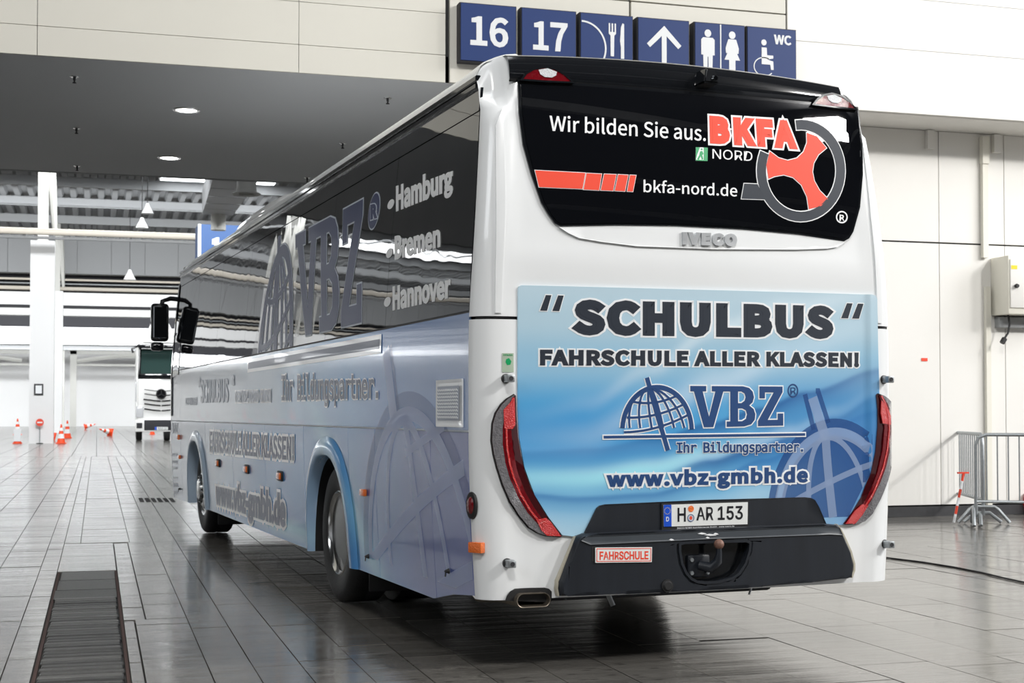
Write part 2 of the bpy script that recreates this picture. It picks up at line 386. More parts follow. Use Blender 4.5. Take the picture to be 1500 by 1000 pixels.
def capheight(font):
    if font not in _cap:
        b = text2d('H', font, 0); _cap[font] = max(v.co.y for v in b.verts); b.free()
    return _cap[font]
def letters(name, s, font, quad, surf, off, th, layers, parent, bold=0, spacing=1.0, clip=None, grid=.25, label=None):
    """quad: left-base, right-base, right-cap, left-cap as (a,z); layers: (material, extra outline)"""
    base = text2d(s, font, bold, spacing); x0 = min(v.co.x for v in base.verts); x1 = max(v.co.x for v in base.verts); base.free()
    ch = capheight(font)+bold; a, b, c, d = [Vector(q) for q in quad]
    full = bmesh.new(); n = len(layers)
    for li, (m, ex) in enumerate(layers):
        t = text2d(s, font, bold+ex, spacing)
        for v in t.verts:
            u_ = (v.co.x-x0)/(x1-x0); t_ = (v.co.y+bold)/(ch+2*bold)
            p = (a*(1-u_)+b*u_)*(1-t_)+(d*(1-u_)+c*u_)*t_; v.co = (p.x, p.y, v.co.z)
        conform(t, surf, off+li*.0016, th, grid=grid, clip=clip); merge(full, t, li)
    o = finish(name, full, [l[0] for l in layers], parent, 0)
    if label: o['label'] = label
    return o
def polys(name, shapes, surf, off, th, mats, parent, outline=0, clip=None, grid=.25):
    """shapes: list of loop groups; outlined by closed ribbons beneath"""
    full = bmesh.new()
    if outline:
        for g in shapes:
            for lp in g:
                t = bmesh.new(); stroke(t, lp, outline*2, True); conform(t, surf, off, th, grid=grid, clip=clip); merge(full, t, 1)
    for g in shapes:
        t = fill2d(g); conform(t, surf, off+(.0016 if outline else 0), th, grid=grid, clip=clip); merge(full, t, 0)
    return finish(name, full, mats, parent, 0)
def bilin(q, u_, t_):
    a, b, c, d = [Vector(p) for p in q]; p = (a*(1-u_)+b*u_)*(1-t_)+(d*(1-u_)+c*u_)*t_; return (p.x, p.y)
VBZ = [[[(0, 1), (.44, 1), (.44, .87), (.34, .87), (.52, .25), (.70, .87), (.60, .87), (.60, 1), (1.02, 1), (1.02, .87), (.92, .87), (.64, 0), (.38, 0), (.10, .87), (0, .87)]],
       [[(1.02, 0), (1.52, 0), (1.72, .05), (1.82, .16), (1.84, .30), (1.79, .43), (1.66, .52), (1.76, .6), (1.80, .73), (1.76, .87), (1.66, .96), (1.48, 1), (1.02, 1), (1.02, .87), (1.12, .87), (1.12, .13), (1.02, .13)],
        [(1.34, .58), (1.44, .58), (1.53, .64), (1.56, .73), (1.53, .82), (1.44, .87), (1.34, .87)],
        [(1.34, .13), (1.46, .13), (1.57, .19), (1.60, .30), (1.57, .40), (1.46, .45), (1.34, .45)]],
       [[(1.92, 0), (2.66, 0), (2.66, .31), (2.50, .31), (2.50, .15), (2.20, .15), (2.64, .86), (2.64, 1), (1.96, 1), (1.96, .70), (2.12, .70), (2.12, .85), (2.38, .85), (1.92, .13)]]]
def vbz(q): return [[[bilin(q, x/2.66, y) for x, y in lp] for lp in g] for g in VBZ]

# ================================================================== HALL
def bxo(name, m, parent, *dims, bev=0):
    bm = bmesh.new()
    if bev: bbox(bm, *dims, b=bev)
    else: box(bm, *dims)
    return finish(name, bm, m, parent, 0 if not bev else 35)
floor = struct(bxo('floor', 'joint', None, -90, 60, -60, 175, -.30, -.022))
# tile columns (left edges across the hall)
cols = [-6.3, -5.7, -5.1, -4.5, -3.9, -3.35, -2.8, -2.25, -1.75, -1.25, -.79, -.455]
colR = [.572, .80, 1.05, 1.34, 1.62, 1.92, 2.25, 2.6, 3.0, 3.4, 3.85, 4.3, 4.75, 5.25, 5.75, 6.3, 6.85, 7.4, 8.0, 8.6, 9.2, 9.8, 10.4, 11.0, 11.6, 12.2]
def proj(u_, v_, z=0.0):
    d = Vector((u_, v_, z-EYE)); dz = d.dot(fw); return 750+F*d.dot(rt)/dz, YP-F*d.dot(up)/dz, dz
tm = bmesh.new(); box(tm, 0, 1, 0, 1, -.02, 0)
tile_me = bpy.data.meshes.new('floor_tile'); tm.to_mesh(tile_me); tm.free(); tile_me.materials.append(M['tile'])
cand = []
def addtile(x0, x1, y0, y1, force=False):
    pr = [proj(x, y) for x, y in ((x0, y0), (x1, y0), (x0, y1), (x1, y1))]
    if min(p[0] for p in pr) > 1530 or max(p[0] for p in pr) < -30 or min(p[1] for p in pr) > 1010: kind = 2
    else: kind = 0
    cand.append((kind, (x0+x1)**2*.25+(y0+y1)**2*.25, x0, x1, y0, y1))
rnd = random.Random(3)
def column(x0, x1, ya=5.25, yb=46.0, ln=.66):
    y = ya
    while y < yb:
        l = ln*rnd.uniform(.85, 1.25)*(1 if y < 15 else 1.5); addtile(x0, x1, y, min(y+l, yb)); y += l
for i in range(len(cols)-1): column(cols[i], cols[i+1])
for i in range(len(colR)-1): column(colR[i], colR[i+1], ln=1.25)
column(-.455, -.31); column(.315, .572, 9.56, 15.3); column(.245, .572, 5.25, 9.55); column(.175, .24, 5.25, 9.5, .28); column(.175, .312, 9.55, 15.2, .5)
column(-.31, -.15, 15.3); column(.335, .572, 15.3); column(-.15, .335, 15.3, ln=1.0); column(-.31, .17, 12.6, 15.25, .62)
cand.sort(key=lambda t: (t[0], t[1])); near = [c for c in cand if c[0] == 0]
keep = near[:296]; rest = near[296:]+[c for c in cand if c[0] == 2]
for k_, dd, x0, x1, y0, y1 in keep:
    o = bpy.data.objects.new('floor_tile', tile_me); C.objects.link(o); o.parent = floor
    o.location = (x0+.0028, y0+.0028, rnd.uniform(-.0022, 0)); o.scale = (x1-x0-.0056, y1-y0-.010, 1)
    o.rotation_euler = (rnd.uniform(-.0012, .0012), rnd.uniform(-.0012, .0012), 0)
bm = bmesh.new()
for k_, dd, x0, x1, y0, y1 in rest: box(bm, x0+.004, x1-.004, y0+.004, y1-.004, -.02, rnd.uniform(-.003, 0))
for a0, a1 in ((-90, -6.3), (12.2, 60)): box(bm, a0, a1-.01, 5.26, 46, -.02, -.001)
box(bm, -90, 60, -60, 5.25, -.02, -.001)
for ux in [-90, -60, -40, -30, -22, -18]+[-15+.75*i for i in range(34)]+[14, 20, 40]:
    for vy in [46+4*i for i in range(28)]+[158]:
        ux1 = {-90: -60, -60: -40, -40: -30, -30: -22, -22: -18, -18: -15, 14: 20, 20: 40, 40: 60}.get(ux, ux+.75)
        box(bm, ux+.006, ux1-.006, vy+.01, (175 if vy == 158 else vy+4)-.01, -.02, 0)
tag(finish('floor_tile_field', bm, 'tile', floor, 0), kind='stuff')
# ribbed steel covers of the floor duct
y = 5.27
sl = None
while y < 10.7:
    if sl is None:
        bm = bmesh.new(); bbox(bm, -.278, .145, 0, .078, -.02, .006, b=.008, seg=1); sl = finish('duct_slat', bm, 'grate', floor)
        sl.location = (0, y, 0)
    else:
        o = sl.copy(); C.objects.link(o); o.location = (rnd.uniform(-.006, .006), y, rnd.uniform(-.003, .002))
    y += .108
for i, (a, b) in enumerate(((10.72, 11.25), (11.27, 11.9), (11.92, 12.56))):
    bxo('duct_cover', 'grate', floor, -.29+.01*i, .15, a, b, -.02, .001)
for x in (-.305, .155): bxo('duct_rail', 'rail', floor, x, x+.018, 5.27, 12.6, -.02, -.008)
# small slotted floor drains
for k in range(6):
    gx, gy = gnd(207+k*9, 732); bxo('drain_slot', 'fardark', floor, gx-.03, gx+.03, gy-.5, gy+.5, -.018, .002)

# fascia above the passage, lower edge z = 5.03
FV, FZ = 15.4, 5.03
fas = struct(bxo('wall_fascia', 'gap', None, -30, 30, FV+.03, FV+.75, FZ+.004, 12))
seamsL = [5.03, 5.34, 5.81, 6.5, 8.5, 12]; seamsR = [5.175, 5.825, 6.46, 8.5, 12]
def pan(parent, m, a0, a1, z0, z1, v0, v1, g=.004): return bxo('wall_panel', m, parent, a0+g, a1-g, v0, v1, z0+g, z1-g)
cutsL = [-30, -12, -6, -.62, 2.08, 3.72]
for i in range(len(cutsL)-1):
    for j in range(len(seamsL)-1): pan(fas, 'wallL', cutsL[i], cutsL[i+1], seamsL[j], seamsL[j+1], FV, FV+.03, .003)
for a0, a1 in ((3.76, 5.91), (5.93, 7.92)):
    pan(fas, 'wallL', a0, a1, 5.03, 6.12, FV-.02, FV+.03); pan(fas, 'wallL', a0, a1, 6.13, 12, FV-.02, FV+.03)
for a0, a1 in ((7.95, 14), (14, 20), (20, 30)):
    for j in range(len(seamsR)-1): pan(fas, 'wall', a0, a1, seamsR[j], seamsR[j+1], FV, FV+.03, .003)
bxo('fascia_moulding', 'wall', fas, 7.95, 30, FV-.03, FV+.05, 5.03, 5.17)
# grey soffit of the passage (left) and its far beam
sof = struct(bxo('ceiling_soffit', 'soffit', None, -30, 6.2, FV+.03, 22.75, FZ, FZ+.3))
struct(bxo('trim_1', 'fargrey', None, -30, 6.2, 22.76, 22.9, FZ, 8))
# right-hand wall under the fascia
wr = struct(bxo('wall_right', 'gap', None, 6.2, 30, 16.28, 16.6, 0, FZ))
struct(bxo('ceiling_overhang', 'wall', None, 6.2, 30, FV+.03, 16.28, FZ, FZ+.2))
for a0, a1 in ((6.2, 7.75), (7.75, 9.1), (9.1, 10.56), (10.56, 11.55), (11.55, 13), (13, 16), (16, 22), (22, 30)):
    pan(wr, 'wall', a0, a1, .14, 3.555, 16.24, 16.28, .006); pan(wr, 'wall', a0, a1, 3.565, FZ, 16.24, 16.28, .006)
struct(bxo('wall_passage', 'wall', None, 5.9, 6.2, 16.24, 22.75, 0, FZ))
struct(bxo('baseboard_right', 'skirt', None, 5.9, 30, 16.20, 16.28, 0, .125))
# things on that wall
for a in (10.36, 11.36):
    tag(bxo('cable_bracket', 'wall', None, a, a+.1, 16.17, 16.237, 4.78, 5.02), 'small pale bracket on the white wall, '+('left' if a < 11 else 'right')+' one under the ledge', 'bracket')
cd = thing('cable_conduit', 'vertical cream cable conduit running up the white wall left of the cabinet', 'conduit', (11.22, 16.23, 0))
bxo('upper_duct', 'box', cd, -.04, .04, -.06, 0, 3.38, 4.95); bxo('lower_duct', 'box', cd, 0, .07, -.05, 0, .13, 3.0); bxo('joint_box', 'box', cd, -.05, .05, -.08, 0, 4.62, 4.98)
cb = thing('electric_cabinet', 'beige electrical cabinet with black knob mounted on the white wall', 'cabinet', (11.33, 16.235, 0))
bxo('body', 'box', cb, 0, .95, -.38, 0, 2.62, 3.38, bev=.008); bxo('door', 'wall', cb, .02, .93, -.40, -.38, 2.70, 3.33, bev=.006)
bm = bmesh.new(); lathe(bm, [(.0, -.055), (.022, -.055), (.03, -.03), (.02, 0)], 14, 'y', (.09, -.40, 2.98)); finish('knob', bm, 'rubber', cb)
bxo('label', 'yel', cb, .03, .12, -.403, -.40, 3.20, 3.25)
bxo('cable_shelf', 'fargrey', cb, .05, .95, -.12, 0, 2.46, 2.60, bev=.01)
bm = bmesh.new(); tube(bm, [(.12, -.2, 2.62), (.13, -.22, 2.5), (.10, -.22, 2.38), (.04, -.22, 2.30)], .014); tube(bm, [(.05, -.22, 2.31), (.01, -.22, 2.25)], .035, 12)
finish('plug_cable', bm, 'rubber', cb)
q = bxo('label_plate', 'redp', None, 10.28, 10.37, 16.232, 16.238, 2.01, 2.05); tag(q, 'tiny red label stuck on the white wall', 'sticker')

# hall direction signs
SV = FV-.06
def sign(a0, a1, label, name='direction_sign'):
    t = thing(name, label, 'sign', (0, 0, 0), 0, 'blue direction signs over the passage')
    bxo('sign_box', 'fardark', t, a0, a1, SV-.10, FV-.03, 5.245, 5.905)
    bxo('sign_face', 'signblue', t, a0+.012, a1-.012, SV-.115, SV-.10, 5.257, 5.893); return t
def hs(v0): return lambda a, z, off: Vector((a, v0-off, z))
sf = hs(SV-.115)
def sq(a0, a1, z0, z1): return [(a0, z0), (a1, z0), (a1, z1), (a0, z1)]
def glyph(t, shapes, strokes=()):
    full = bmesh.new()
    for g in shapes: b = fill2d([[(x, z) for x, z in lp] for lp in g]); conform(b, sf, .001, .003, grid=5); merge(full, b)
    for pts, wd in strokes: b = bmesh.new(); stroke(b, pts, wd); conform(b, sf, .001, .003, grid=5); merge(full, b)
    finish('pictogram', full, 'signw', t, 0)
def ell(cx, cz, rx, rz, n=20): return [(cx+rx*cos(2*pi*i/n), cz+rz*sin(2*pi*i/n)) for i in range(n)]
t = sign(3.84, 4.50, 'leftmost blue hall sign, reading 16 in white'); letters('number', '16', 'noto', sq(3.96, 4.40, 5.43, 5.77), sf, .001, .003, [('signw', 0)], t, bold=.011)
t = sign(4.55, 5.21, 'second blue hall sign from the left, reading 17'); letters('number', '17', 'noto', sq(4.69, 5.10, 5.43, 5.77), sf, .001, .003, [('signw', 0)], t, bold=.011)
t = sign(5.25, 5.90, 'square blue sign with white plate, fork and knife')
glyph(t, [[[(5.62, 5.42), (5.66, 5.42), (5.665, 5.66), (5.685, 5.68), (5.685, 5.80), (5.668, 5.80), (5.668, 5.70), (5.65, 5.70), (5.65, 5.80), (5.632, 5.80), (5.632, 5.70), (5.614, 5.70), (5.614, 5.80), (5.597, 5.80), (5.597, 5.68), (5.618, 5.66)]],
          [[(5.745, 5.40), (5.785, 5.40), (5.785, 5.80), (5.765, 5.81), (5.745, 5.76), (5.735, 5.60), (5.745, 5.53)]]], [(arc(5.27, 5.50, .29, .30, -60, 90, 20), .02)])
t = sign(5.95, 6.60, 'square blue sign with white upward arrow')
glyph(t, [[[(6.25, 5.33), (6.31, 5.33), (6.31, 5.70), (6.455, 5.56), (6.495, 5.60), (6.28, 5.82), (6.065, 5.60), (6.105, 5.56), (6.25, 5.70)]]])
t = sign(6.66, 7.31, 'square blue sign with white man and woman figures')
mx, wx = 6.83, 7.14
glyph(t, [[ell(mx, 5.775, .042, .045)], [[(mx-.085, 5.70), (mx-.06, 5.725), (mx+.06, 5.725), (mx+.085, 5.70), (mx+.085, 5.52), (mx+.06, 5.52), (mx+.055, 5.30), (mx+.008, 5.30), (mx+.005, 5.50), (mx-.005, 5.50), (mx-.008, 5.30), (mx-.055, 5.30), (mx-.06, 5.52), (mx-.085, 5.52)]],
          [ell(wx, 5.775, .042, .045)], [[(wx-.05, 5.725), (wx+.05, 5.725), (wx+.085, 5.62), (wx+.08, 5.56), (wx+.062, 5.56), (wx+.10, 5.48), (wx+.04, 5.48), (wx+.04, 5.30), (wx-.04, 5.30), (wx-.04, 5.48), (wx-.10, 5.48), (wx-.062, 5.56), (wx-.08, 5.56), (wx-.085, 5.62)]],
          [[(6.985, 5.26), (7.0, 5.26), (7.0, 5.89), (6.985, 5.89)]]])
t = sign(7.33, 7.98, 'square blue sign with WC lettering and wheelchair figure'); letters('lettering', 'WC', 'noto', sq(7.68, 7.91, 5.71, 5.83), sf, .001, .003, [('signw', 0)], t, bold=.015)
glyph(t, [[ell(7.55, 5.72, .034, .036)], [[(7.52, 5.66), (7.585, 5.66), (7.59, 5.57), (7.67, 5.57), (7.67, 5.535), (7.59, 5.52), (7.67, 5.50), (7.675, 5.40), (7.64, 5.40), (7.63, 5.46), (7.52, 5.46)]]], [(arc(7.55, 5.43, .13, .11, 60, 320, 20), .012)])

# downlights and sprinklers in the soffit
def downlight(u_, v_, label):
    t = thing('downlight', label, 'ceiling light', (u_, v_, FZ), 0, 'round downlights in the grey soffit')
    bm = bmesh.new(); lathe(bm, [(.125, -.001), (.13, -.012), (.165, -.010), (.17, -.001)], 32); finish('ring', bm, 'alu', t)
    bm = bmesh.new(); lathe(bm, [(.0, -.006), (.126, -.006), (.126, -.002)], 32); finish('lamp_glass', bm, 'lamp', t)
    return t
downlight(*gnd(273, 161, FZ), 'round lit downlight nearest the camera in the grey soffit')
downlight(*gnd(248, 231, FZ), 'round lit downlight farther back in the grey soffit')
spr = None
for (px, py, lb) in ((109, 115, 'front left'), (112, 190, 'middle left'), (113, 245, 'rear left'), (568, 146, 'front right'), (502, 212, 'middle right'), (450, 262, 'rear right')):
    u_, v_ = gnd(px, py, FZ-.02)
    if spr is None:
        spr = thing('sprinkler', '', 'sprinkler', (u_, v_, FZ), 0, 'sprinklers under the grey soffit')
        bm = bmesh.new(); lathe(bm, [(.0, -.008), (.045, -.006), (.05, 0)], 14); finish('rosette', bm, 'alu', spr)
        bm = bmesh.new(); lathe(bm, [(.016, -.001), (.014, -.04), (.006, -.05), (.025, -.07), (.0, -.075)], 10); finish('head', bm, 'skirt', spr); o = spr
    else: o = dup(spr, (u_, v_, FZ))
    o['label'] = 'small %s sprinkler head under the grey soffit' % lb

# ---------------------------------------------------------------- far hall
def vb(px0, px1, py0, py1, v): a0, z1 = vp(px0, py0, v); a1, _ = vp(px1, py0, v); _, z0 = vp(px0, py1, v); return a0, a1, z0, z1
def band(name, m, v, py_top, py_bot, a0=-80, a1=26, th=1.0, refpx=150):
    _, z1 = vp(refpx, py_top, v); _, z0 = vp(refpx, py_bot, v); return struct(bxo(name, m, None, a0, a1, v, v+th, z0, z1))
struct(bxo('wall_back', 'farwall', None, -90, 40, 151, 152, 0, 8.6))
band('wall_back_frieze', 'fargrey', 151.5, 515, 300, th=.5)
# nested portal bands, each deeper in the hall
b1 = band('wall_far_band', 'fargrey', 104, 352, 402)
za, zb = vp(150, 352, 104)[1], vp(150, 402, 104)[1]
for i in range(-32, 11):
    pan(b1, 'fargrey', i*2.3+.9, i*2.3+3.2, zb, za, 103.93, 104, .02)
band('trim_2', 'fardark', 106, 402, 428)
band('trim_3', 'farwall', 118, 428, 448); band('trim_4', 'fardark', 118.3, 447, 452); band('trim_5', 'farwall', 119, 451, 463)
band('trim_6', 'fardark', 138, 455, 482)
b2 = band('wall_inner_band', 'fargrey', 130, 480, 505)
za, zb = vp(150, 480, 130)[1], vp(150, 505, 130)[1]
for i in range(-30, 10):
    pan(b2, 'farwall', i*2.6, i*2.6+2.6, zb, (za+zb)/2, 129.93, 130, .02); pan(b2, 'fargrey', i*2.6, i*2.6+2.6, (za+zb)/2, za, 129.93, 130, .02)
band('trim_7', 'fargrey', 131, 505, 513)
# pipes and cable trays crossing between the bays
def hpipe(name, label, v, py, rpx, m, a0=-59, a1=16, px=150, cat='pipe'):
    _, z = vp(px, py, v); bm = bmesh.new(); tube(bm, [(a0, 0, 0), (a1, 0, 0)], rpx*v/F, 12); o = finish(name, bm, m, None); o.location = (0, v, z); return tag(o, label, cat)
hpipe('ventilation_pipe', 'thick cream pipe crossing the hall beside the front column', 63.2, 342, 4.6, 'pipe')
hpipe('drain_pipe', 'thin grey pipe running just under the thick cream pipe', 63.6, 351, 2.0, 'fargrey')
hpipe('drain_pipe', 'pale pipe under the grey panel band in the far hall', 105.0, 411, 1.6, 'pipe')
hpipe('drain_pipe', 'cream pipe over the white far panel, lower one of the bundle', 105.2, 424, 2.8, 'pipe')
hpipe('drain_pipe', 'steel pipe over the white far panel, middle of the bundle', 105.1, 417, 1.3, 'steel')
# roof deck of the far hall with corrugation, purlins, skylight
RZH = 14.4
rf = bmesh.new(); n = 0; x = -80.0; rows = [[], []]
while x < 24:
    for dx, dz in ((0, 0), (.30, 0), (.40, .28), (.70, .28)):
        rows[0].append((x+dx, 23, RZH+dz)); rows[1].append((x+dx, 150, RZH+dz))
    x += .8
gridmesh(rf, rows); o = finish('ceiling', rf, 'roof', None, 0); struct(o)
bxo_ = struct(bxo('ceiling_upper', 'roof', None, -90, 30, 23, 152, RZH+.5, RZH+.7))
for vy in (34, 42, 50, 58, 66, 74, 82, 90, 98):
    bm = bmesh.new(); box(bm, -80, 24, vy, vy+.28, RZH-.55, RZH-.52); box(bm, -80, 24, vy+.12, vy+.16, RZH-.52, RZH-.05); box(bm, -80, 24, vy, vy+.28, RZH-.05, RZH-.02)
    struct(finish('ceiling_purlin', bm, 'fargrey', None, 0))
for k in range(-6, 3):  # tie rods in V shape under the roof
    bm = bmesh.new(); x0 = k*11-1.2
    tube(bm, [(x0, 68, RZH-.3), (x0+5.5, 68, RZH-1.9), (x0+11, 68, RZH-.3)], .07, 6); tube(bm, [(x0, 68.5, RZH-1.9), (x0+5.5, 68.5, RZH-.5), (x0+11, 68.5, RZH-1.9)], .07, 6)
    struct(finish('ceiling_tie_rod', bm, 'fargrey', None))
for u0, u1, v0, v1 in ((3.3, 6.6, 76, 81.5), (7.0, 9.6, 76, 81.5), (-30, -20, 76, 81), (-48, -38, 60, 65), (-26, -18, 44, 48), (-64, -54, 90, 96)):
    struct(bxo('window_roof', 'sky', None, u0, u1, v0, v1, RZH-.06, RZH-.01))
# columns
def hall_column(u_, v_, wd, z1, label, z2=RZH, m='farwall'):
    t = thing('hall_column', label, 'column', (u_, v_, 0), 0, 'white columns in the far hall')
    bxo('casing', m, t, -wd/2, wd/2, -wd/2, wd/2, 0, z1)
    bm = bmesh.new(); box(bm, -wd*.22, wd*.22, -.2, -.16, z1, z2); box(bm, -wd*.22, wd*.22, .16, .2, z1, z2); box(bm, -.03, .03, -.16, .16, z1, z2); finish('steel_upright', bm, 'beam', t, 0)
    bm = bmesh.new(); tube(bm, [(wd*.5, 0, z1+.3), (wd*.35, 0, z2-3), (wd*.1, 0, z2-.5)], [.10, .2, .3], 8); finish('bracket_arm', bm, 'beam', t); return t
cu_, cv_ = gnd(60, 649.5)
col1 = hall_column(cu_, cv_+.5, 1.02, vp(60, 352, cv_)[1], 'tall white front column with framed notice and black-edged base')
u2, v2 = gnd(84, 632)
hall_column(vp(84, 600, 104)[0], 102, .75, vp(84, 430, 104)[1], 'second white column just right of and behind the front column')
for k, (a, b) in enumerate(((-13.5, 66), (-25, 66), (-37, 66), (-13, 102), (-26, 102), (-46, 84), (-18, 46), (-30, 46))):
    hall_column(a, b, 1.0, 9.3, ['first', 'second', 'third', 'fourth', 'fifth', 'sixth', 'seventh', 'eighth'][k]+' white column from the front column outward on the left of the hall')
bm = bmesh.new(); box(bm, -90, -60, 23, 152, 0, 9.5); struct(finish('wall_left', bm, 'farwall', None, 0))
struct(bxo('trim_8', 'beam', None, vp(90, 500, 140)[0]-.7, vp(90, 500, 140)[0]+.3, 139.5, 140.2, 0, vp(90, 470, 140)[1]))
# white portal frames with bracing at the far end
for k in range(-5, 2):
    bm = bmesh.new(); x0 = vp(103, 515, 146)[0]+k*17.5; z = lambda py: vp(150, py, 146)[1]
    box(bm, x0, x0+.6, 146, 146.4, 0, z(514)); box(bm, x0, x0+16, 146, 146.5, z(519), z(513)); box(bm, x0, x0+16, 146.2, 146.5, z(536), z(533))
    tube(bm, [(x0+.6, 146.2, z(529)), (x0+4.5, 146.2, z(521)), (x0+9, 146.2, z(521)), (x0+13, 146.2, z(529))], .22, 6)
    struct(finish('trim_portal', bm, 'beam', None, 0))
# framed notice, no-entry stand at the column
a0, a1, z0, z1 = vb(50, 63.5, 562, 578.5, cv_-.03)
t = thing('framed_notice', 'black-framed notice with pale sheet hanging on the front column', 'notice', (0, cv_-.04, 0))
bxo('frame', 'black', t, a0, a1, -.03, .02, z0, z1); bxo('sheet', 'wprint', t, a0+.06, a1-.06, -.04, -.03, z0+.07, z1-.07)
a, z = vp(58.3, 618.5, cv_-.35)
t = thing('no_entry_sign', 'round red and white no-entry sign on thin post before the front column', 'sign', (a, cv_-.35, 0))
bm = bmesh.new(); lathe(bm, [(0, -.02), (.165, -.02), (.165, .01), (0, .01)], 24, 'y', (0, 0, z)); finish('disc', bm, 'redp', t)
bxo('bar', 'wprint', t, -.11, .11, -.028, -.02, z-.03, z+.03)
bm = bmesh.new(); tube(bm, [(0, 0, .03), (0, 0, z-.1)], .018, 8); finish('post', bm, 'steel', t); bm = bmesh.new(); lathe(bm, [(.0, .0), (.15, .0), (.14, .03), (0, .04)], 16); finish('foot', bm, 'rubber', t)
# traffic cones
def cone(u_, v_, h, label, lying=False, rz=0.):
    t = thing('traffic_cone', label, 'traffic cone', (u_, v_, 0), rz, 'traffic cones around the front column')
    if lying: t.rotation_euler = (radians(90-14), 0, rz); t.location.z = h*.25
    r = h*.19; s = h*.26
    bm = bmesh.new(); bbox(bm, -s, s, -s, s, 0, h*.05, b=h*.012, seg=1); finish('base', bm, 'cone', t)
    bm = bmesh.new(); lv = [(0, .05), (.28, .28), (.28, .52), (.28, .70), (.28, .84), (0, 1)]
    pr = [(.05, 0), (.27, 0), (.50, 1), (.66, 0), (.82, 1), (1.0, 0)]
    zz = [.05, .27, .50, .66, .82, 1.0]
    for i in range(5):
        ra = r*(1-zz[i])+h*.03; rb = r*(1-zz[i+1])+h*.03
        lathe(bm, [(ra, zz[i]*h), (rb, zz[i+1]*h)], 20, mi=i % 2)
    finish('cone_body', bm, ['cone', 'conew'], t); return t
def gc(px, py): return gnd(px, py)
c = cone(*gc(25.5, 649.5), .78, 'orange and white cone with a pinned sheet, left of the front column')
u_, v_ = gc(25.5, 649.5); bxo('sheet', 'wprint', c, -.15, .15, -.19, -.18, .1, .62)
c2 = cone(u_, v_, .72, 'orange and white cone stacked on top of the cone left of the column'); c2.location.z = .38
cone(*gc(89.5, 649.5), .85, 'nearer upright orange cone just right of the front column')
cone(*gc(98.5, 641.5), .95, 'farther upright orange cone right of the front column')
cone(*gc(79, 645), .75, 'orange cone lying with its base towards us against the front column', True, radians(-60))
cone(*gc(124, 629), .9, 'small distant orange cone lying on its side near the back wall', True, radians(80))
cone(*gc(162, 638.5), .85, 'orange cone lying alone in the middle of the far floor', True, radians(-50))
cone(*gc(223, 636), .7, 'orange cone behind the white truck bumper', False)
# hanging lamps
for (px, py, lb) in ((216, 308, 'upper right'), (208, 329, 'middle'), (190, 405, 'lowest')):
    v_ = {308: 58, 329: 66, 405: 95}[py]
    a, z = vp(px, py, v_)
    t = thing('pendant_lamp', 'white cone-shaped pendant lamp under the hall roof, the %s of the three' % lb, 'lamp', (a, v_, z), 0, 'pendant lamps in the far hall')
    s = v_/62
    bm = bmesh.new(); lathe(bm, [(.06*s, .3*s), (.10*s, .18*s), (.2*s, .0), (.26*s, -.14*s), (.24*s, -.14*s)], 20); finish('shade', bm, 'farwall', t)
    bm = bmesh.new(); lathe(bm, [(0, -.12*s), (.22*s, -.12*s), (.18*s, -.02*s), (0, 0)], 16); finish('bulb', bm, 'lamp', t)
    bm = bmesh.new(); tube(bm, [(0, 0, .28*s), (0, 0, RZH+.3-z)], .02, 6); finish('cord', bm, 'rubber', t)
# air outlet and hanging duct beyond the passage
v_ = 27.0; a, z = vp(361, 284, v_); s = v_/F
t = thing('air_outlet', 'white flared ventilation outlet hanging above the bus roof', 'vent', (a, v_, z))
bm = bmesh.new(); lathe(bm, [(14*s, 3.0), (14*s, 8*s), (15*s, 4*s), (21*s, 0), (20.5*s, -1*s), (12*s, 0), (11*s, 8*s)], 32); finish('flared_pipe', bm, 'beam', t); bm = bmesh.new(); tube(bm, [(0, 0, 2.9), (0, 0, RZH+.02-z)], 14*s, 20); finish('riser_pipe', bm, 'beam', t)
v_ = 44.0
def fr(px, py, v): a, z = vp(px, py, v); return (a, v, z)
t = thing('hanging_air_duct', 'large grey sheet-metal duct hanging under the roof beyond the passage', 'air duct')
bm = bmesh.new()
for i in range(5):
    f0, f1 = i/5, (i+.96)/5
    L0 = Vector(fr(312, 262, 34)).lerp(Vector(fr(296, 314, 50)), f0); L1 = Vector(fr(312, 262, 34)).lerp(Vector(fr(296, 314, 50)), f1)
    wd0 = 40*34/F+.1; 
    vs = [bm.verts.new(p) for p in (L0, L0+Vector((1.05, 0, 0)), L1+Vector((1.05, 0, 0)), L1)]; vt = [bm.verts.new(v.co+Vector((0, 0, .8))) for v in vs]
    bm.faces.new(vs); bm.faces.new(vt)
    for k in range(4): bm.faces.new((vs[k], vs[(k+1) % 4], vt[(k+1) % 4], vt[k]))
finish('duct_section', bm, 'fargrey', t, 0)
p = fr(320, 318, 49.5); bm = bmesh.new(); tube(bm, [(p[0], p[1], p[2]+.8), (p[0], p[1], p[2]-.45)], .25, 20); finish('outlet_pipe', bm, 'beam', t)
bm = bmesh.new()
for q in (fr(314, 263, 34.2), fr(298, 313, 49.5)): tube(bm, [(q[0]+.5, q[1], q[2]+.75), (q[0]+.5, q[1], RZH)], .03, 6)
finish('hanger_rod', bm, 'steel', t)
v_ = 56.0; a0, a1, z0, z1 = vb(290, 350, 328, 388, v_)
t = thing('hall_number_cube', 'blue hanging hall-number cube with white number, behind the bus roof', 'sign', (a0, v_, z0))
bxo('cube', 'bluebox', t, 0, a1-a0, 0, a1-a0, 0, z1-z0); s_ = a1-a0
bm = bmesh.new(); tube(bm, [(s_/2, s_/2, z1-z0), (s_/2, s_/2, RZH+.3-z0)], .04, 6); finish('hanger_rod', bm, 'steel', t)
bxo('edge_strip', 'wprint', t, 0, .12, -.02, 0, 0, z1-z0)
fs = lambda a_, z_, off: Vector((a_, -off, z_))
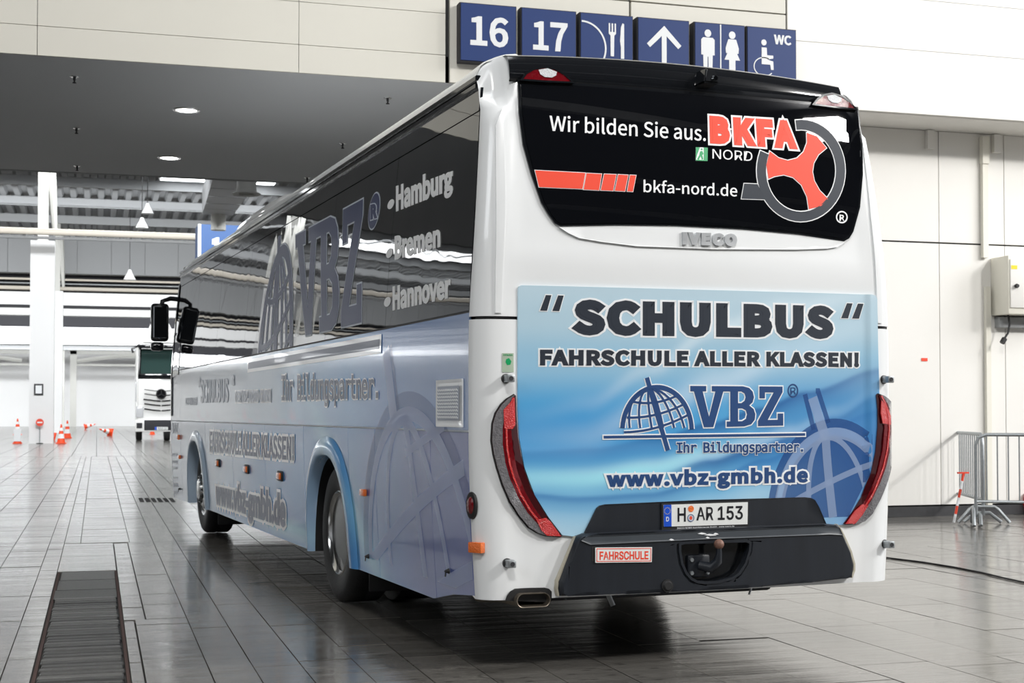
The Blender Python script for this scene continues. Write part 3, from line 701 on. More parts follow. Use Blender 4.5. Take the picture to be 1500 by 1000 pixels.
letters('number', '1', 'noto', sq(s_*.33, s_*.58, (z1-z0)*.12, (z1-z0)*.74), fs, .01, .01, [('wprint', 0)], t, bold=.03)
# white truck facing us
tu, tv = gnd(243, 645.3); tv += 0
tx0 = vp(198, 600, tv)[0]
TW = 2.42
t = thing('truck', 'white truck with dark windscreen parked facing us beyond the bus', 'truck', (tx0, tv, 0))
def zt(py): return vp(225, py, tv)[1]
bm = bmesh.new()
pr = [(0, .62), (-.12, .75), (-.14, zt(600)), (-.10, zt(575)), (-.05, zt(552)), (.12, zt(530)), (.42, zt(508)), (.6, zt(503)), (2.3, zt(500)), (2.3, .62)]
for i in range(len(pr)):
    a, b = pr[i], pr[(i+1) % len(pr)]
    bm.faces.new([bm.verts.new(p) for p in ((.05, a[0], a[1]), (TW-.05, a[0], a[1]), (TW-.05, b[0], b[1]), (.05, b[0], b[1]))])
for x in (.05, TW-.05): bm.faces.new([bm.verts.new((x, p[0], p[1])) for p in pr])
bmesh.ops.remove_doubles(bm, verts=bm.verts, dist=.001); bmesh.ops.bevel(bm, geom=[e for e in bm.edges if abs(e.verts[0].co.x-e.verts[1].co.x) < .01], offset=.09, segments=3, affect='EDGES')
finish('cab', bm, 'truckw', t)
bm = bmesh.new(); vs = [(.2, -.06, zt(548)), (TW-.2, -.06, zt(548)), (TW-.25, .36, zt(511)), (.25, .36, zt(511))]
vf = [bm.verts.new(p) for p in vs]+[bm.verts.new((p[0], p[1]-.05, p[2])) for p in vs]
bm.faces.new(vf[:4]); bm.faces.new(vf[4:])
for k in range(4): bm.faces.new((vf[k], vf[(k+1) % 4], vf[4+(k+1) % 4], vf[4+k]))
finish('windscreen', bm, 'cabglass', t, 0)
bxo('windscreen_frame', 'gloss', t, .12, TW-.12, -.12, -.02, zt(555), zt(547), bev=.02)
for x in (.12, TW-.24):
    bm = bmesh.new(); tube(bm, [(x+.06, -.12, zt(550)), (x+.10, .34, zt(509))], .07, 6); finish('windscreen_pillar', bm, 'gloss', t)
bxo('sun_visor', 'gloss', t, .1, TW-.1, -.18, .3, zt(510), zt(505), bev=.03)
for i, (py, th, x0) in enumerate(((572, 1.2, .42), (578.5, 1.6, .42), (586.5, 2.2, .38), (593, 2.0, .42), (600.5, 2.0, .42))):
    bm = bmesh.new(); c_ = TW/2
    for sx in (-1, 1):
        tube(bm, [(c_+sx*(TW/2-x0), -.17, zt(py-2.0)), (c_+sx*.35, -.19, zt(py)), (c_+sx*.02, -.19, zt(py+.8))], th*.5*tv/F, 6)
    finish('grille_slat', bm, 'gloss', t)
bm = bmesh.new(); lathe(bm, [(0, -.03), (.24, -.03), (.25, .02)], 24, 'y', (TW/2, -.22, zt(577))); finish('badge_disc', bm, 'gloss', t)
bm = bmesh.new(); stroke(bm, arc(0, 0, .21, .21, 0, 360, 24), .035)
for k in range(3):
    an = radians(90+120*k); stroke(bm, [(0, 0), (.2*cos(an), .2*sin(an))], .05)
conform(bm, lambda a, z, off: Vector((TW/2+a, -.25-off, zt(577)+z)), .005, .02, grid=5); finish('badge_star', bm, 'chrome', t, 0)
bxo('bumper', 'truckw', t, 0, TW, -.25, .2, zt(632), zt(614), bev=.04)
bxo('lower_grille', 'fardark', t, .42, TW-.42, -.28, -.2, zt(630), zt(615), bev=.02)
bxo('license_plate', 'plate', t, TW/2-.30, TW/2+.32, -.31, -.28, zt(629.5), zt(625)); bxo('plate_strip', 'bprint', t, TW/2-.30, TW/2-.20, -.315, -.30, zt(629.5), zt(625))
letters('plate_lettering', 'WOLN 131', 'inter', sq(TW/2-.15, TW/2+.28, zt(628.9), zt(625.7)), lambda a, z, off: Vector((a, -.31-off, z)), .002, .003, [('black', 0)], t)
for x, sx in ((.03, 1), (TW-.38, -1)):
    bxo('headlight', 'clear', t, x, x+.35, -.22, 0, zt(611), zt(595), bev=.04); bxo('fog_lamp', 'fardark', t, x+.03, x+.30, -.27, -.2, zt(627), zt(619), bev=.02)
    bm = bmesh.new(); tube(bm, [(x+.15, .1, zt(505)), (x+.15-sx*.35, -.15, zt(512)), (x+.15-sx*.3, -.2, zt(517))], .06, 8); finish('mirror_arm', bm, 'gloss', t)
    bxo('side_light', 'clear', t, x-.03+(.0 if sx > 0 else .33), x+.03+(.0 if sx > 0 else .33), -.05, .1, zt(588), zt(556), bev=.02)
bm = bmesh.new(); vs = [bm.verts.new(p) for p in ((.35, .9, zt(500)), (TW-.35, .9, zt(500)), (TW-.35, 2.2, zt(500)), (.35, 2.2, zt(500)), (.8, 1.9, zt(468)), (TW-.8, 1.9, zt(468)), (TW-.8, 2.2, zt(468)), (.8, 2.2, zt(468)))]
for f in ((0, 1, 2, 3), (4, 5, 6, 7), (0, 1, 5, 4), (1, 2, 6, 5), (2, 3, 7, 6), (3, 0, 4, 7)): bm.faces.new([vs[i] for i in f])
finish('roof_deflector', bm, 'truckw', t)
for x in (1.55, TW-.32):
    if x > 1.6 or True:
        bm = bmesh.new(); lathe(bm, [(.30, 0), (.5, .02), (.52, .08), (.52, .24), (.5, .3), (.3, .3)], 28, 'x', (x if x > 1.6 else .05, .95, .52)); finish('tyre', bm, 'tyre', t)
bxo('chassis', 'dark', t, .6, 1.8, .3, 5.5, .5, 1.0); bm = bmesh.new(); lathe(bm, [(.30, 0), (.5, .02), (.52, .08), (.52, .24), (.5, .3), (.3, .3)], 28, 'x', (1.35, 0.3, .52)); finish('tyre', bm, 'tyre', t)

# ---------------------------------------------------------------- crowd barriers at right
def barrier(p0, p1, label, nb, z0=.29, z1=1.08):
    p0 = Vector(p0); p1 = Vector(p1); L_ = (p1-p0).length; an = atan2((p1-p0).y, (p1-p0).x)
    t = thing('crowd_barrier', label, 'barrier', (p0.x, p0.y, 0), an, 'crowd barriers by the white wall')
    bm = bmesh.new(); tube(bm, [(0, 0, .10), (0, 0, .5), (0, 0, z1-.12), (.035, 0, z1-.035), (.12, 0, z1), (L_-.12, 0, z1), (L_-.035, 0, z1-.035), (L_, 0, z1-.12), (L_, 0, .5), (L_, 0, .10)], .021, 12)
    finish('frame_tube', bm, 'steel', t)
    bm = bmesh.new(); tube(bm, [(0, 0, z0), (L_, 0, z0)], .019, 10); finish('bottom_rail', bm, 'steel', t)
    bar = None
    for k in range(nb):
        x = L_*(k+1)/(nb+1)
        if bar is None: bm = bmesh.new(); tube(bm, [(0, 0, z0), (0, 0, z1)], .0085, 8); bar = finish('bar', bm, 'steel', t); bar.location = (x, 0, 0)
        else: o = bar.copy(); C.objects.link(o); o.location = (x, 0, 0)
    for x in (0.0, L_):
        for dx in (-.035, .045):
            bm = bmesh.new(); hh = .21 if dx < 0 else .13; w_ = .30 if dx < 0 else .22
            tube(bm, [(x+dx, -w_, .02), (x+dx, -w_*.55, hh-.03), (x+dx, -w_*.4, hh), (x+dx, w_*.4, hh), (x+dx, w_*.55, hh-.03), (x+dx, w_, .02)], .021, 10)
            finish('foot', bm, 'steel', t)
    return t
P0 = gnd(1430, 770); pA = (P0[0], P0[1])
e1 = Vector((vp(1500, 641, 1)[0], 1)); sA = None
# right barrier runs towards the camera to the right
dA = Vector((2.0, -1.25)).normalized()*2.2
barrier(pA, (pA[0]+dA.x, pA[1]+dA.y), 'steel crowd barrier at the right edge, turned flat towards us', 17)
q = gnd(1391, 750); barrier((pA[0]+.27, pA[1]+.25), (q[0], q[1]), 'steel crowd barrier standing edge-on nearer the wall, left of the other', 17)
t = thing('warning_pole', 'thin red and white striped pole leaning between the barriers', 'pole', (pA[0]-.13, pA[1]+.22, 0))
bm = bmesh.new()
for k in range(6): a = Vector((-.04, -.02, .03)).lerp(Vector((.10, -.02, .62)), k/6); b = Vector((-.04, -.02, .03)).lerp(Vector((.10, -.02, .62)), (k+1)/6); tube(bm, [a, b], .016, 8, mi=k % 2)
finish('striped_tube', bm, ['wprint', 'redp'], t); bxo('cross_piece', 'redp', t, .02, .17, -.03, 0, .61, .63)
gx, gy = gnd(1500, 752); bm = bmesh.new(); lathe(bm, [(0, 0), (.13, .02), (.15, .14), (.12, .27), (0, .31)], 20); o = finish('red_bucket', bm, 'bred', None); o.location = (gx+.08, gy-.1, 0)
tag(o, 'rounded red bollard foot behind the right barrier at the frame edge', 'bollard')
bm = bmesh.new(); pts = [gnd(*p) for p in ((1180, 800), (1250, 812), (1313, 819.5), (1350, 824), (1400, 832), (1440, 840), (1470, 847.5), (1510, 856), (1560, 870))]
tube(bm, [(p[0], p[1], .007) for p in pts], .0075, 8); tag(finish('floor_cable', bm, 'rubber', None), 'thin black cable lying across the floor right of the bus', 'cable')
# ================================================================== THE BUS
bus = thing('coach_bus', 'large blue and white driving-school coach seen from behind, lettered all over', 'bus', BO, RZ)
def ztop(x):
    e = .10; d = min(x-e, W-e-x); R = .17; z = 3.165
    if d < .32: f = min(1, max(0, (.32-d)/.12)); z += .072*f*f*(3-2*f)
    if d < R: z -= .125*(1-sqrt(max(0, 1-(1-max(d, 0)/R)**2)))
    return z
def ease(a, b, n): return [a+(b-a)*i/n for i in range(n+1)]
# path across the tail incl. corners
xpath = [0, .004, .012, .025, .042, .065, .09, .12, .15, .2]+[.25+(W-.5)*i/16 for i in range(17)]+[W-v for v in (.2, .15, .12, .09, .065, .042, .025, .012, .004, 0)]
def shell(name, z0, z1, top=False, x_lo=None, x_hi=None):
    bm = bmesh.new(); rows = []
    zs = ease(z0, z1, 14)
    def pt(xp, z):
        e = xs(z); x = e+xp*(W-2*e)/W if False else (e+xp if xp < W/2 else W-e-(W-xp))
        return Vector((x, yR(x, z), z))
    if not top:
        rows.append([pt(x, z0)+Vector((0, .04, .012)) for x in xpath])
        for z in zs: rows.append([pt(x, z) for x in xpath])
        rows.append([pt(x, z1)+Vector((0, .03, 0)) for x in xpath])
    else:
        rows.append([pt(x, z0)+Vector((0, .03, 0)) for x in xpath])
        for z in ease(z0, 2.92, 12): rows.append([pt(x, z) for x in xpath])
        for k in range(1, 9):
            t = k/8*pi/2; r = []
            for x in xpath:
                p = pt(x, 2.92); zt = ztop(p.x); q = Vector((p.x, p.y, p.z)); h = zt-2.92
                q.z = 2.92+h*sin(t)**.9; q.y = yR(x, min(q.z, 3.12))+.10*(1-cos(t))**2; r.append(q)
            rows.append(r)
        last = rows[-1]
        for yy, dz in ((.35, 0), (.5, -.004), (.7, -.010), (.9, -.014)):
            rows.append([Vector((p.x, max(yy, p.y+.02), p.z+(dz if p.z > 3.08 else dz*.3))) for p in last])
    gridmesh(bm, rows); return finish(name, bm, 'white', bus, 50)
shell('lower_tail_shell', .385, 1.812)
shell('upper_tail_shell', 1.828, 3.1, True)
# dark reveal behind the shell cut
bm = bmesh.new(); gridmesh(bm, [[Vector((e_ := xs(z)) and (0, 0, 0)) if False else Vector((min(max(xs(z)+x, xs(z)+.02), W-xs(z)-.02), yR(min(max(x, .03), W-.03), z)+.02, z)) for x in xpath] for z in (1.79, 1.85)])
finish('shell_gap', bm, 'rubber', bus)
# roof and rails
bm = bmesh.new(); rows = []
def roofprof(y, k=0):
    r = []
    for x, z in ((.10, 3.112), (.105, 3.14), (.12, 3.168), (.15, 3.19), (.22, 3.213), (.5, 3.245), (W/2, 3.265)): r.append((x, z))
    r2 = [(W-x, z) for x, z in r[:-1]][::-1]; return [Vector((x, y, z-k)) for x, z in r+r2]
for y in [.30, .5, .9]+ease(1.5, 10.8, 10)+[11.1, 11.35]: rows.append(roofprof(y, 0 if y < 11 else (y-11)*.15))
gridmesh(bm, rows); finish('roof', bm, 'white', bus, 50)
def mirrorx(o):
    c = o.copy(); C.objects.link(c); c.parent = bus; c.scale = (-1, 1, 1); c.location = (W, 0, 0); return c
bm = bmesh.new(); bbox(bm, .085, .12, .28, 11.45, 3.08, 3.114, b=.006, seg=1); mirrorx(finish('roof_rail', bm, 'gloss', bus))
bm = bmesh.new(); bbox(bm, .085, .115, .28, 11.45, 3.042, 3.074, b=.006, seg=1); mirrorx(finish('rain_gutter', bm, 'gloss', bus))
# air-conditioning unit
bm = bmesh.new(); prof = [(5.6, 3.20), (5.8, 3.31), (6.4, 3.42), (7.0, 3.45), (8.1, 3.455), (8.7, 3.43), (8.95, 3.33), (9.05, 3.20)]
rows = []
for x, k in ((.28, 0), (.30, .45), (.36, .8), (.48, .97), (.7, 1), (W/2, 1), (W-.7, 1), (W-.48, .97), (W-.36, .8), (W-.30, .45), (W-.28, 0)):
    rows.append([Vector((x, y, 3.19+(z-3.19)*k)) for y, z in prof])
gridmesh(bm, rows); finish('air_conditioning_unit', bm, 'white', bus, 50)
# dark box added inside to block light through the body, and underbody
bxo('cabin_core', 'dark', bus, .14, W-.14, .35, 11.3, 1.25, 3.0)
for a, b in ((.35, 2.5), (3.95, 8.7), (10.1, 11.4)): bxo('underbody', 'dark', bus, .12, W-.12, a, b, .40, 1.25)
for a, b in ((2.5, 3.95), (8.7, 10.1)): bxo('axle_housing', 'dark', bus, .80, W-.80, a, b, .42, 1.25)
bxo('sump', 'dark', bus, .5, 2.0, .5, 1.6, .30, .42, bev=.02)
# side windows (left side, copied mirrored to the right)
for i, (a, b) in enumerate(((.152, 1.72), (1.724, 3.30), (3.304, 4.90), (4.904, 6.52), (6.524, 8.14), (8.144, 9.7), (9.704, 10.75), (10.754, 11.5))):
    mirrorx(plate('side_window', [[(a, 1.862), (b, 1.862), (b, 2.912), (a+(.085 if i == 0 else 0), 2.912), (a+(.025 if i == 0 else 0), 2.5)]], side, -.012, .012, 'sglass', bus, grid=.8, gz=.06, smooth=50))
mirrorx(plate('window_cove_panel', [sq(.245, 11.45, 2.918, 3.042)], side, -.012, .014, 'sglass', bus, grid=2, gz=.06))
mirrorx(plate('window_seal', [sq(.152, 11.5, 1.850, 1.861)], side, -.012, .010, 'rubber', bus, grid=2))
bm = bmesh.new()
def keys(t, ks):
    if t <= ks[0][0]: return Vector(ks[0][1])
    for (a, ca), (b, cb_) in zip(ks, ks[1:]):
        if t <= b:
            f = (t-a)/(b-a); f = f*f*(3-2*f); return Vector(ca)*(1-f)+Vector(cb_)*f
    return Vector(ks[-1][1])
SU = [(0, hx('8fa6d0')), (.8, hx('7496cc')), (1.6, hx('668fca')), (2.6, hx('6ba2d6')), (4.0, hx('84b0da')), (5.5, hx('a6c0da')), (7.5, hx('bdc9d8')), (12, hx('c6ccd6'))]
SLo = [(0, hx('6a74aa')), (.9, hx('5c6ba8')), (1.7, hx('557cbc')), (2.6, hx('4a8ccb')), (4.0, hx('4c90cc')), (5.5, hx('5a94cc')), (7.3, hx('7ba4d0')), (8.8, hx('9ab0cc')), (12, hx('a4b0c4'))]
def g(x, c, s): return math.exp(-((x-c)/s)**2)
def colside(p):
    y, z = p.y, p.z
    c = keys(y, SU) if z > 1.24 else keys(y, SLo)
    c = c*(1+.10*sin(2.2*(y*.5+z*1.3))+.06*sin(5.1*(y*.22-z)))
    s1 = .62*(y-2.2)-(z-.45)            # cyan swoosh rising to the front of the rear arch
    c = c.lerp(Vector(hx('9adcec')), .75*g(s1, 0, .16)*g(y, 2.7, 1.1)*(1 if z < 1.24 else .7))
    c = c.lerp(Vector(hx('5f8ad0')), .5*g(z, .55+.08*sin(y), .12)*g(y, 4.7, 1.4) if z < 1.24 else 0)
    c = c.lerp(Vector(hx('8fdcf0')), .8*g(z, .40+.05*(y-5)**2*.3, .07)*g(y, 4.6, 1.2) if z < 1.24 else 0)
    c = c.lerp(Vector(hx('d8889c')), .35*g(z, 1.27+.02*sin(9*y), .022)*(g(y, 4.5, .5)+g(y, 6.3, .4)+g(y, 9.0, .4)) if z > 1.24 else 0)
    return tuple(max(0, min(1, v)) for v in c)
up_seams = [.152, 10.70, 11.52]
for a, b in zip(up_seams, up_seams[1:]):
    plate('upper_side_panel', [sq(a+.002, b-.002, 1.246, 1.850)], side, -.014, .012, 'liverys', bus, grid=.1, colfn=colside, smooth=50)
mirrorx(plate('seam_highlight_strip', [sq(.152, 11.5, 1.236, 1.2455)], side, -.010, .010, 'gprint', bus, grid=2))  # pale colour stands in for the highlight along the panel seam
# lower side skin with wheel arches
WR, WF = 3.22, 9.43
def archpts(cy, r=.61, h=.735, n=26, z0=.295):
    out = []
    for i in range(n+1):
        t = pi*i/n; c_, s_ = cos(t), sin(t)
        out.append((cy-r*math.copysign(abs(c_)**.85, c_), z0+h*abs(s_)**.85))
    return out
outl = [(.152, 1.234), (.152, .400), (.50, .365), (.86, .300)]
outl += archpts(WR)[0:]+archpts(WF, .60, .72)+[(11.50, .27), (11.52, .35), (11.52, 1.234)]
seamy = [.14, .80, 1.95, 2.62, 3.98, 5.50, 7.10, 8.78, 10.70, 11.53]
nm = ['side_panel', 'side_panel', 'side_panel', 'wheel_arch_panel', 'luggage_flap', 'luggage_flap', 'luggage_flap', 'wheel_arch_panel', 'side_panel']
for i in range(len(seamy)-1):
    plate(nm[i], [outl], side, -.014, .012, 'liverys', bus, grid=.1, colfn=colside, clip=(seamy[i]+.003, seamy[i+1]-.003, None, None), smooth=50)
mirrorx(plate('right_side_skin', [outl], side, -.02, .012, 'white', bus, grid=.5, gz=.1)).name = 'right_side_skin'
# flares
def flare(cy, r, h, wd, lo):
    bm = bmesh.new(); rows = []
    A = archpts(cy, r, h, 30); n = len(A)
    B = archpts(cy, r+wd, h+wd*1.05, 30)
    for (d, off) in ((1.0, 0.0), (.82, .016), (.5, .030), (.12, .034), (0, .020), (0, -.10)):
        rows.append([side(a[0]*(1-d)+b[0]*d, max(lo, a[1]*(1-d)+b[1]*d), off) for a, b in zip(A, B)])
    gridmesh(bm, rows); return bm
def colfl(p): return tuple(Vector(colside(p)).lerp(Vector(hx('5c9ad8') if p.y < WR else hx('c8dcec')), .55 if p.z < 1.0 else .35))
o = finish('wheel_arch_flare', flare(WR, .605, .735, .13, .295), 'liverys', bus, 50); addcol(o, colfl)
o = finish('wheel_arch_flare', flare(WF, .595, .72, .12, .29), 'liverys', bus, 50); addcol(o, colfl)
for cy in (WR, WF):
    bm = bmesh.new(); A = archpts(cy, .60, .73, 24)
    gridmesh(bm, [[Vector((x, a[0], a[1])) for a in A] for x in (.06, .80)]); mirrorx(finish('wheel_housing', bm, 'dark', bus))
# wheels
def wheel(cy, x0, rearw, right=False):
    t = bpy.data.objects.new('wheel', None); C.objects.link(t); t.parent = bus; t.location = (x0, cy, .488)
    if right: t.scale = (-1, 1, 1)
    bm = bmesh.new(); lathe(bm, [(.292, .03), (.30, .012), (.33, .0), (.42, -.006), (.455, .004), (.476, .022), (.487, .045), (.488, .13), (.484, .135), (.484, .145), (.488, .15), (.487, .26), (.46, .29), (.3, .28)], 56, 'x')
    finish('tyre', bm, 'tyre', t, 40)
    bm = bmesh.new()
    if rearw: lathe(bm, [(.296, .03), (.300, .010), (.292, .004), (.285, .018), (.270, .03), (.262, .10), (.250, .17), (.236, .185), (.17, .19), (.165, .175), (.12, .17), (.118, .10), (.095, .09), (.0, .088)], 48, 'x')
    else: lathe(bm, [(.296, .03), (.300, .008), (.290, .004), (.27, .02), (.26, .03), (.22, .012), (.19, -.012), (.165, -.02), (.16, .0), (.12, -.005), (.115, -.05), (.09, -.062), (.0, -.064)], 48, 'x')
    rim = finish('rim', bm, 'alu', t, 30)
    nut = None
    for k in range(10):
        an = 2*pi*k/10; r_ = .143; xx = .168 if rearw else -.008
        if nut is None:
            bm = bmesh.new(); lathe(bm, [(.016, 0), (.016, -.028), (.009, -.036), (0, -.036)], 6, 'x'); nut = finish('wheel_nut', bm, 'chrome', t, 20); o = nut
        else: o = nut.copy(); C.objects.link(o)
        o.location = (xx, r_*cos(an), r_*sin(an))
    for k in range(8):
        an = 2*pi*(k+.5)/8; r_ = .208; xx = .186 if rearw else .002
        bm = bmesh.new(); lathe(bm, [(.02, -.004), (.02, .0), (0, .0)], 12, 'x'); o = finish('hand_hole', bm, 'fardark', t); o.location = (xx, r_*cos(an), r_*sin(an))
    return t
wheel(3.12, .055, True); wheel(9.36, .075, False); wheel(3.12, W-.055, True, True); wheel(9.36, W-.075, False, True)
bm = bmesh.new(); tube(bm, [(.3, 3.12, .488), (W-.3, 3.12, .488)], .09, 12); finish('axle', bm, 'dark', bus); bm = bmesh.new(); tube(bm, [(.3, 9.36, .488), (W-.3, 9.36, .488)], .06, 12); finish('axle', bm, 'dark', bus)
bm = bmesh.new(); tube(bm, [(.44, 3.12, .488), (.80, 3.12, .488)], .485, 40); finish('inner_twin_tyre', bm, 'tyre', bus)
for y in (2.50, 8.62):
    bm = bmesh.new(); bbox(bm, .12, .58, y, y+.02, .14, .55, b=.009, seg=2); finish('mud_flap', bm, 'rubber', bus)
# front end
bm = bmesh.new(); rows = []
for z in ease(.27, 3.10, 14):
    lean = .0 if z < 1.1 else .08*((z-1.1)/1.95)**1.8; e = xs(z)
    rows.append([Vector((x, 11.52+.24*(1-((x-W/2)/(W/2))**4)**.7-lean*(1-abs(x-W/2)/(W/2)*.3) if e+.001 < x < W-e-.001 else 11.52-lean*.7, z)) for x in (e, e+.05, e+.12, e+.25, .6, .95, W/2, W-.95, W-.6, W-e-.25, W-e-.12, W-e-.05, W-e)])
gridmesh(bm, rows[:8]); finish('front_mask', bm, 'white', bus, 50); bm = bmesh.new(); gridmesh(bm, rows[7:]); finish('windscreen', bm, 'glass', bus, 50)
bm = bmesh.new(); gridmesh(bm, [rows[-1], [Vector((p.x, 11.2, 3.13+.10*(1-((p.x-W/2)/(W/2))**2))) for p in rows[-1]]]); finish('front_roof_lip', bm, 'white', bus, 50)
# driver's quarter window trim and wing mirror (left)
plate('door_window', [[(10.86, 1.80), (11.44, 1.78), (11.44, 2.5), (10.86, 2.5)]], side, 0, .006, 'sglass', bus, grid=1)
a = [SB(222, 447, .35), SB(222, 500, .35)]
mm = bpy.data.objects.new('wing_mirror', None); C.objects.link(mm); mm.parent = bus; mm.location = (-.13, 11.62, 0)
mm['label'] = 'large black wing mirror on an arm'
bm = bmesh.new(); bbox(bm, -.11, .11, -.05, .09, 2.24, 2.72, b=.045, seg=3); finish('housing', bm, 'gloss', mm)
bm = bmesh.new(); bbox(bm, -.085, .085, -.062, -.045, 2.28, 2.68, b=.008, seg=1); finish('mirror_pane', bm, 'mirror', mm)
bm = bmesh.new(); bbox(bm, -.11, .05, -.05, .08, 2.12, 2.23, b=.04, seg=3); finish('wide_angle_mirror', bm, 'gloss', mm)
bm = bmesh.new(); tube(bm, [(0, 0, 2.6), (.03, -.02, 2.75), (.12, -.08, 2.78), (.24, -.2, 2.76)], .03, 8); finish('mirror_arm', bm, 'gloss', mm)
mirrorx_ = mm.copy(); C.objects.link(mirrorx_); mirrorx_.scale = (-1, 1, 1); mirrorx_.location = (W+.13, 11.62, 0)
for ch in mm.children: c_ = ch.copy(); C.objects.link(c_); c_.parent = mirrorx_
plate('door_post', [sq(11.40, 11.47, 1.3, 2.95)], side, .0, .012, 'gloss', bus, grid=1, gz=.1)

# ---- side lettering
def sp(*p): return [SB(*q) for q in p]
letters('lettering', 'Hamburg', 'noto', sp((580.5, 310), (664, 277), (664, 240), (580.5, 270)), side, .002, .001, [('wfilm', 0)], bus, bold=.02)
letters('lettering', 'Bremen', 'noto', sp((578.5, 381), (645.5, 361.5), (645.5, 326), (578.5, 343.5)), side, .002, .001, [('wfilm', 0)], bus, bold=.02)
letters('lettering', 'Hannover', 'noto', sp((575.5, 455), (661, 436), (661, 399), (575.5, 417)), side, .002, .001, [('wfilm', 0)], bus, bold=.02)
for p in ((573, 299), (571, 370.5), (568, 442)):
    c_ = SB(*p); polys('bullet_dot', [[ell(c_[0], c_[1], .075, .030, 20)]], side, .002, .001, ['wfilm'], bus)
polys('letter_logo', vbz(sp((437, 494), (530, 472), (533.5, 291), (433.5, 345))), side, .002, .001, ['gwin', 'gfilm'], bus, outline=.012)
c_ = SB(548.5, 309); dy = (SB(541, 309)[0]-SB(556, 309)[0])/2
polys('registered_mark', [[ell(c_[0], c_[1], dy, .115, 28)]], side, .002, .001, ['gwin', 'gfilm'], bus, outline=.010)
letters('registered_letter', 'R', 'mono', sp((544, 322), (554, 319), (554, 295), (544, 298)), side, .005, .001, [('gfilm', .05), ('gwin', 0)], bus, bold=.06)
def globe(name, surf, mp, off, th, mats, parent, wd, ol, clip=None, grid=.2, fine=True, unitsz=1):
    """mp maps dome units (x -1..1, z 0..1) to surface; wd line width in surface metres"""
    st = []
    T = lambda l: [mp(*p) for p in l]
    st.append((T([(cos(radians(t)), sin(radians(t))) for t in range(2, 179, 6)]), wd*1.35))
    for k in ((-.78, -.48, -.15) if fine else (-.55,)): st.append((T([(k*cos(radians(t))-.22*sin(radians(t)), .97*sin(radians(t))) for t in range(4, 87, 8)]), wd*.62))
    for k in ((.18, .5, .8) if fine else (.25, .7)): st.append((T([(k*cos(radians(t))-.22*sin(radians(t)), .97*sin(radians(t))) for t in range(4, 87, 8)]), wd*.62))
    for z, sl_ in ((.12, .22), (.42, .20), (.70, .14)) if fine else ((.1, .42), (.55, .30)):
        w_ = sqrt(1-z*z)*.96; st.append((T([(x, z+sl_*x+.12*(x/w_)**2*0-.10*(1-(x/w_)**2)+.06) for x in ease(-w_, w_*.93, 10)]), wd*.62))
    st.append((T([(-.30, 1.22), (.0, .35), (.30, -.45)]), wd*1.35))
    full = bmesh.new()
    for li, ex in enumerate(([ol, 0] if ol else [0])):
        for pts, ww in st:
            t = bmesh.new(); stroke(t, pts, ww+ex*2); conform(t, surf, off+(li if ol else 0)*.0016, th, grid=grid, clip=clip); merge(full, t, (1-li) if ol else 0)
    return finish(name, full, mats, parent, 0)
Y0, Z0 = SB(405, 505); hw = (SB(380, 505)[0]-SB(428, 497)[0])/2; Yc = (SB(380, 505)[0]+SB(428, 497)[0])/2
ht = SB(412, 368)[1]-1.55
globe('globe_logo', side, lambda x, z: (Yc-x*hw, 1.55+z*ht), .002, .001, ['gwin', 'gfilm'], bus, .075, .014, clip=(None, None, 1.866, 2.85))
a, b = SB(366, 536), SB(557, 503)
yb0, yb1 = SB(364, 535)[0], SB(557, 498)[0]
polys('underline_bar', [[[(yb1, 1.735), (yb0, 1.735), (yb0, 1.795), (yb1, 1.795)]]], side, .002, .001, ['sside', 'wside'], bus, outline=.03)
letters('slogan_lettering', 'Ihr Bildungspartner.', 'mono', sp((413, 586.5), (554, 583), (554, 546), (413, 549)), side, .002, .001, [('wside', .03), ('sside', 0)], bus, bold=.012, spacing=.94)
letters('school_lettering', '“SCHULBUS“', 'noto', sp((291, 590), (344, 589), (344, 552), (291, 555)), side, .002, .001, [('gside', 0)], bus, bold=.016)
letters('small_lettering', 'DER VBZ NORD GMBH', 'noto', sp((345, 589), (397, 588), (397, 570), (345, 572)), side, .002, .001, [('wside', .03), ('gside', 0)], bus, bold=.015)
letters('small_lettering', 'ICH BIN DER', 'noto', sp((272, 593), (289, 593), (289, 581), (272, 582)), side, .002, .001, [('gside', 0)], bus, bold=.015)
letters('class_lettering', 'FAHRSCHULE ALLER KLASSEN!', 'noto', sp((307.7, 661.5), (431, 674.5), (431, 638), (307.7, 630)), side, .002, .001, [('wside', .03), ('sside', 0)], bus, bold=.014)
letters('web_lettering', 'www.vbz-gmbh.de', 'noto', sp((316, 738), (419, 773), (419, 722), (316, 701)), side, .002, .001, [('wside', .03), ('sside', 0)], bus, bold=.026)
for k, (y_, s_) in enumerate(((642, 'Driv.'), (664, 'Berlin'), (674, 'Rostock'), (683, 'Hannover'), (698, 'Tel. 040'), (708, 'Fax 040'), (719, 'www.vbz'))):
    if k: letters('tiny_lettering', ['', 'Fahr Schule', 'Hamburg', 'Hannover', 'Bremen', '040 203010', 'www.vbz-de', 'info@vbz.de'][k], 'noto', sp((252.5, y_+4), (261, y_+4.5), (261, y_-1), (252.5, y_-1.2)), side, .002, .001, [('gside', 0)], bus, bold=0, clip=(None, 11.46, None, None))
letters('tiny_lettering', 'VBZ', 'mono', sp((252, 634), (260.5, 634.5), (260.5, 619), (252, 618.5)), side, .002, .001, [('gside', 0)], bus, bold=.02)
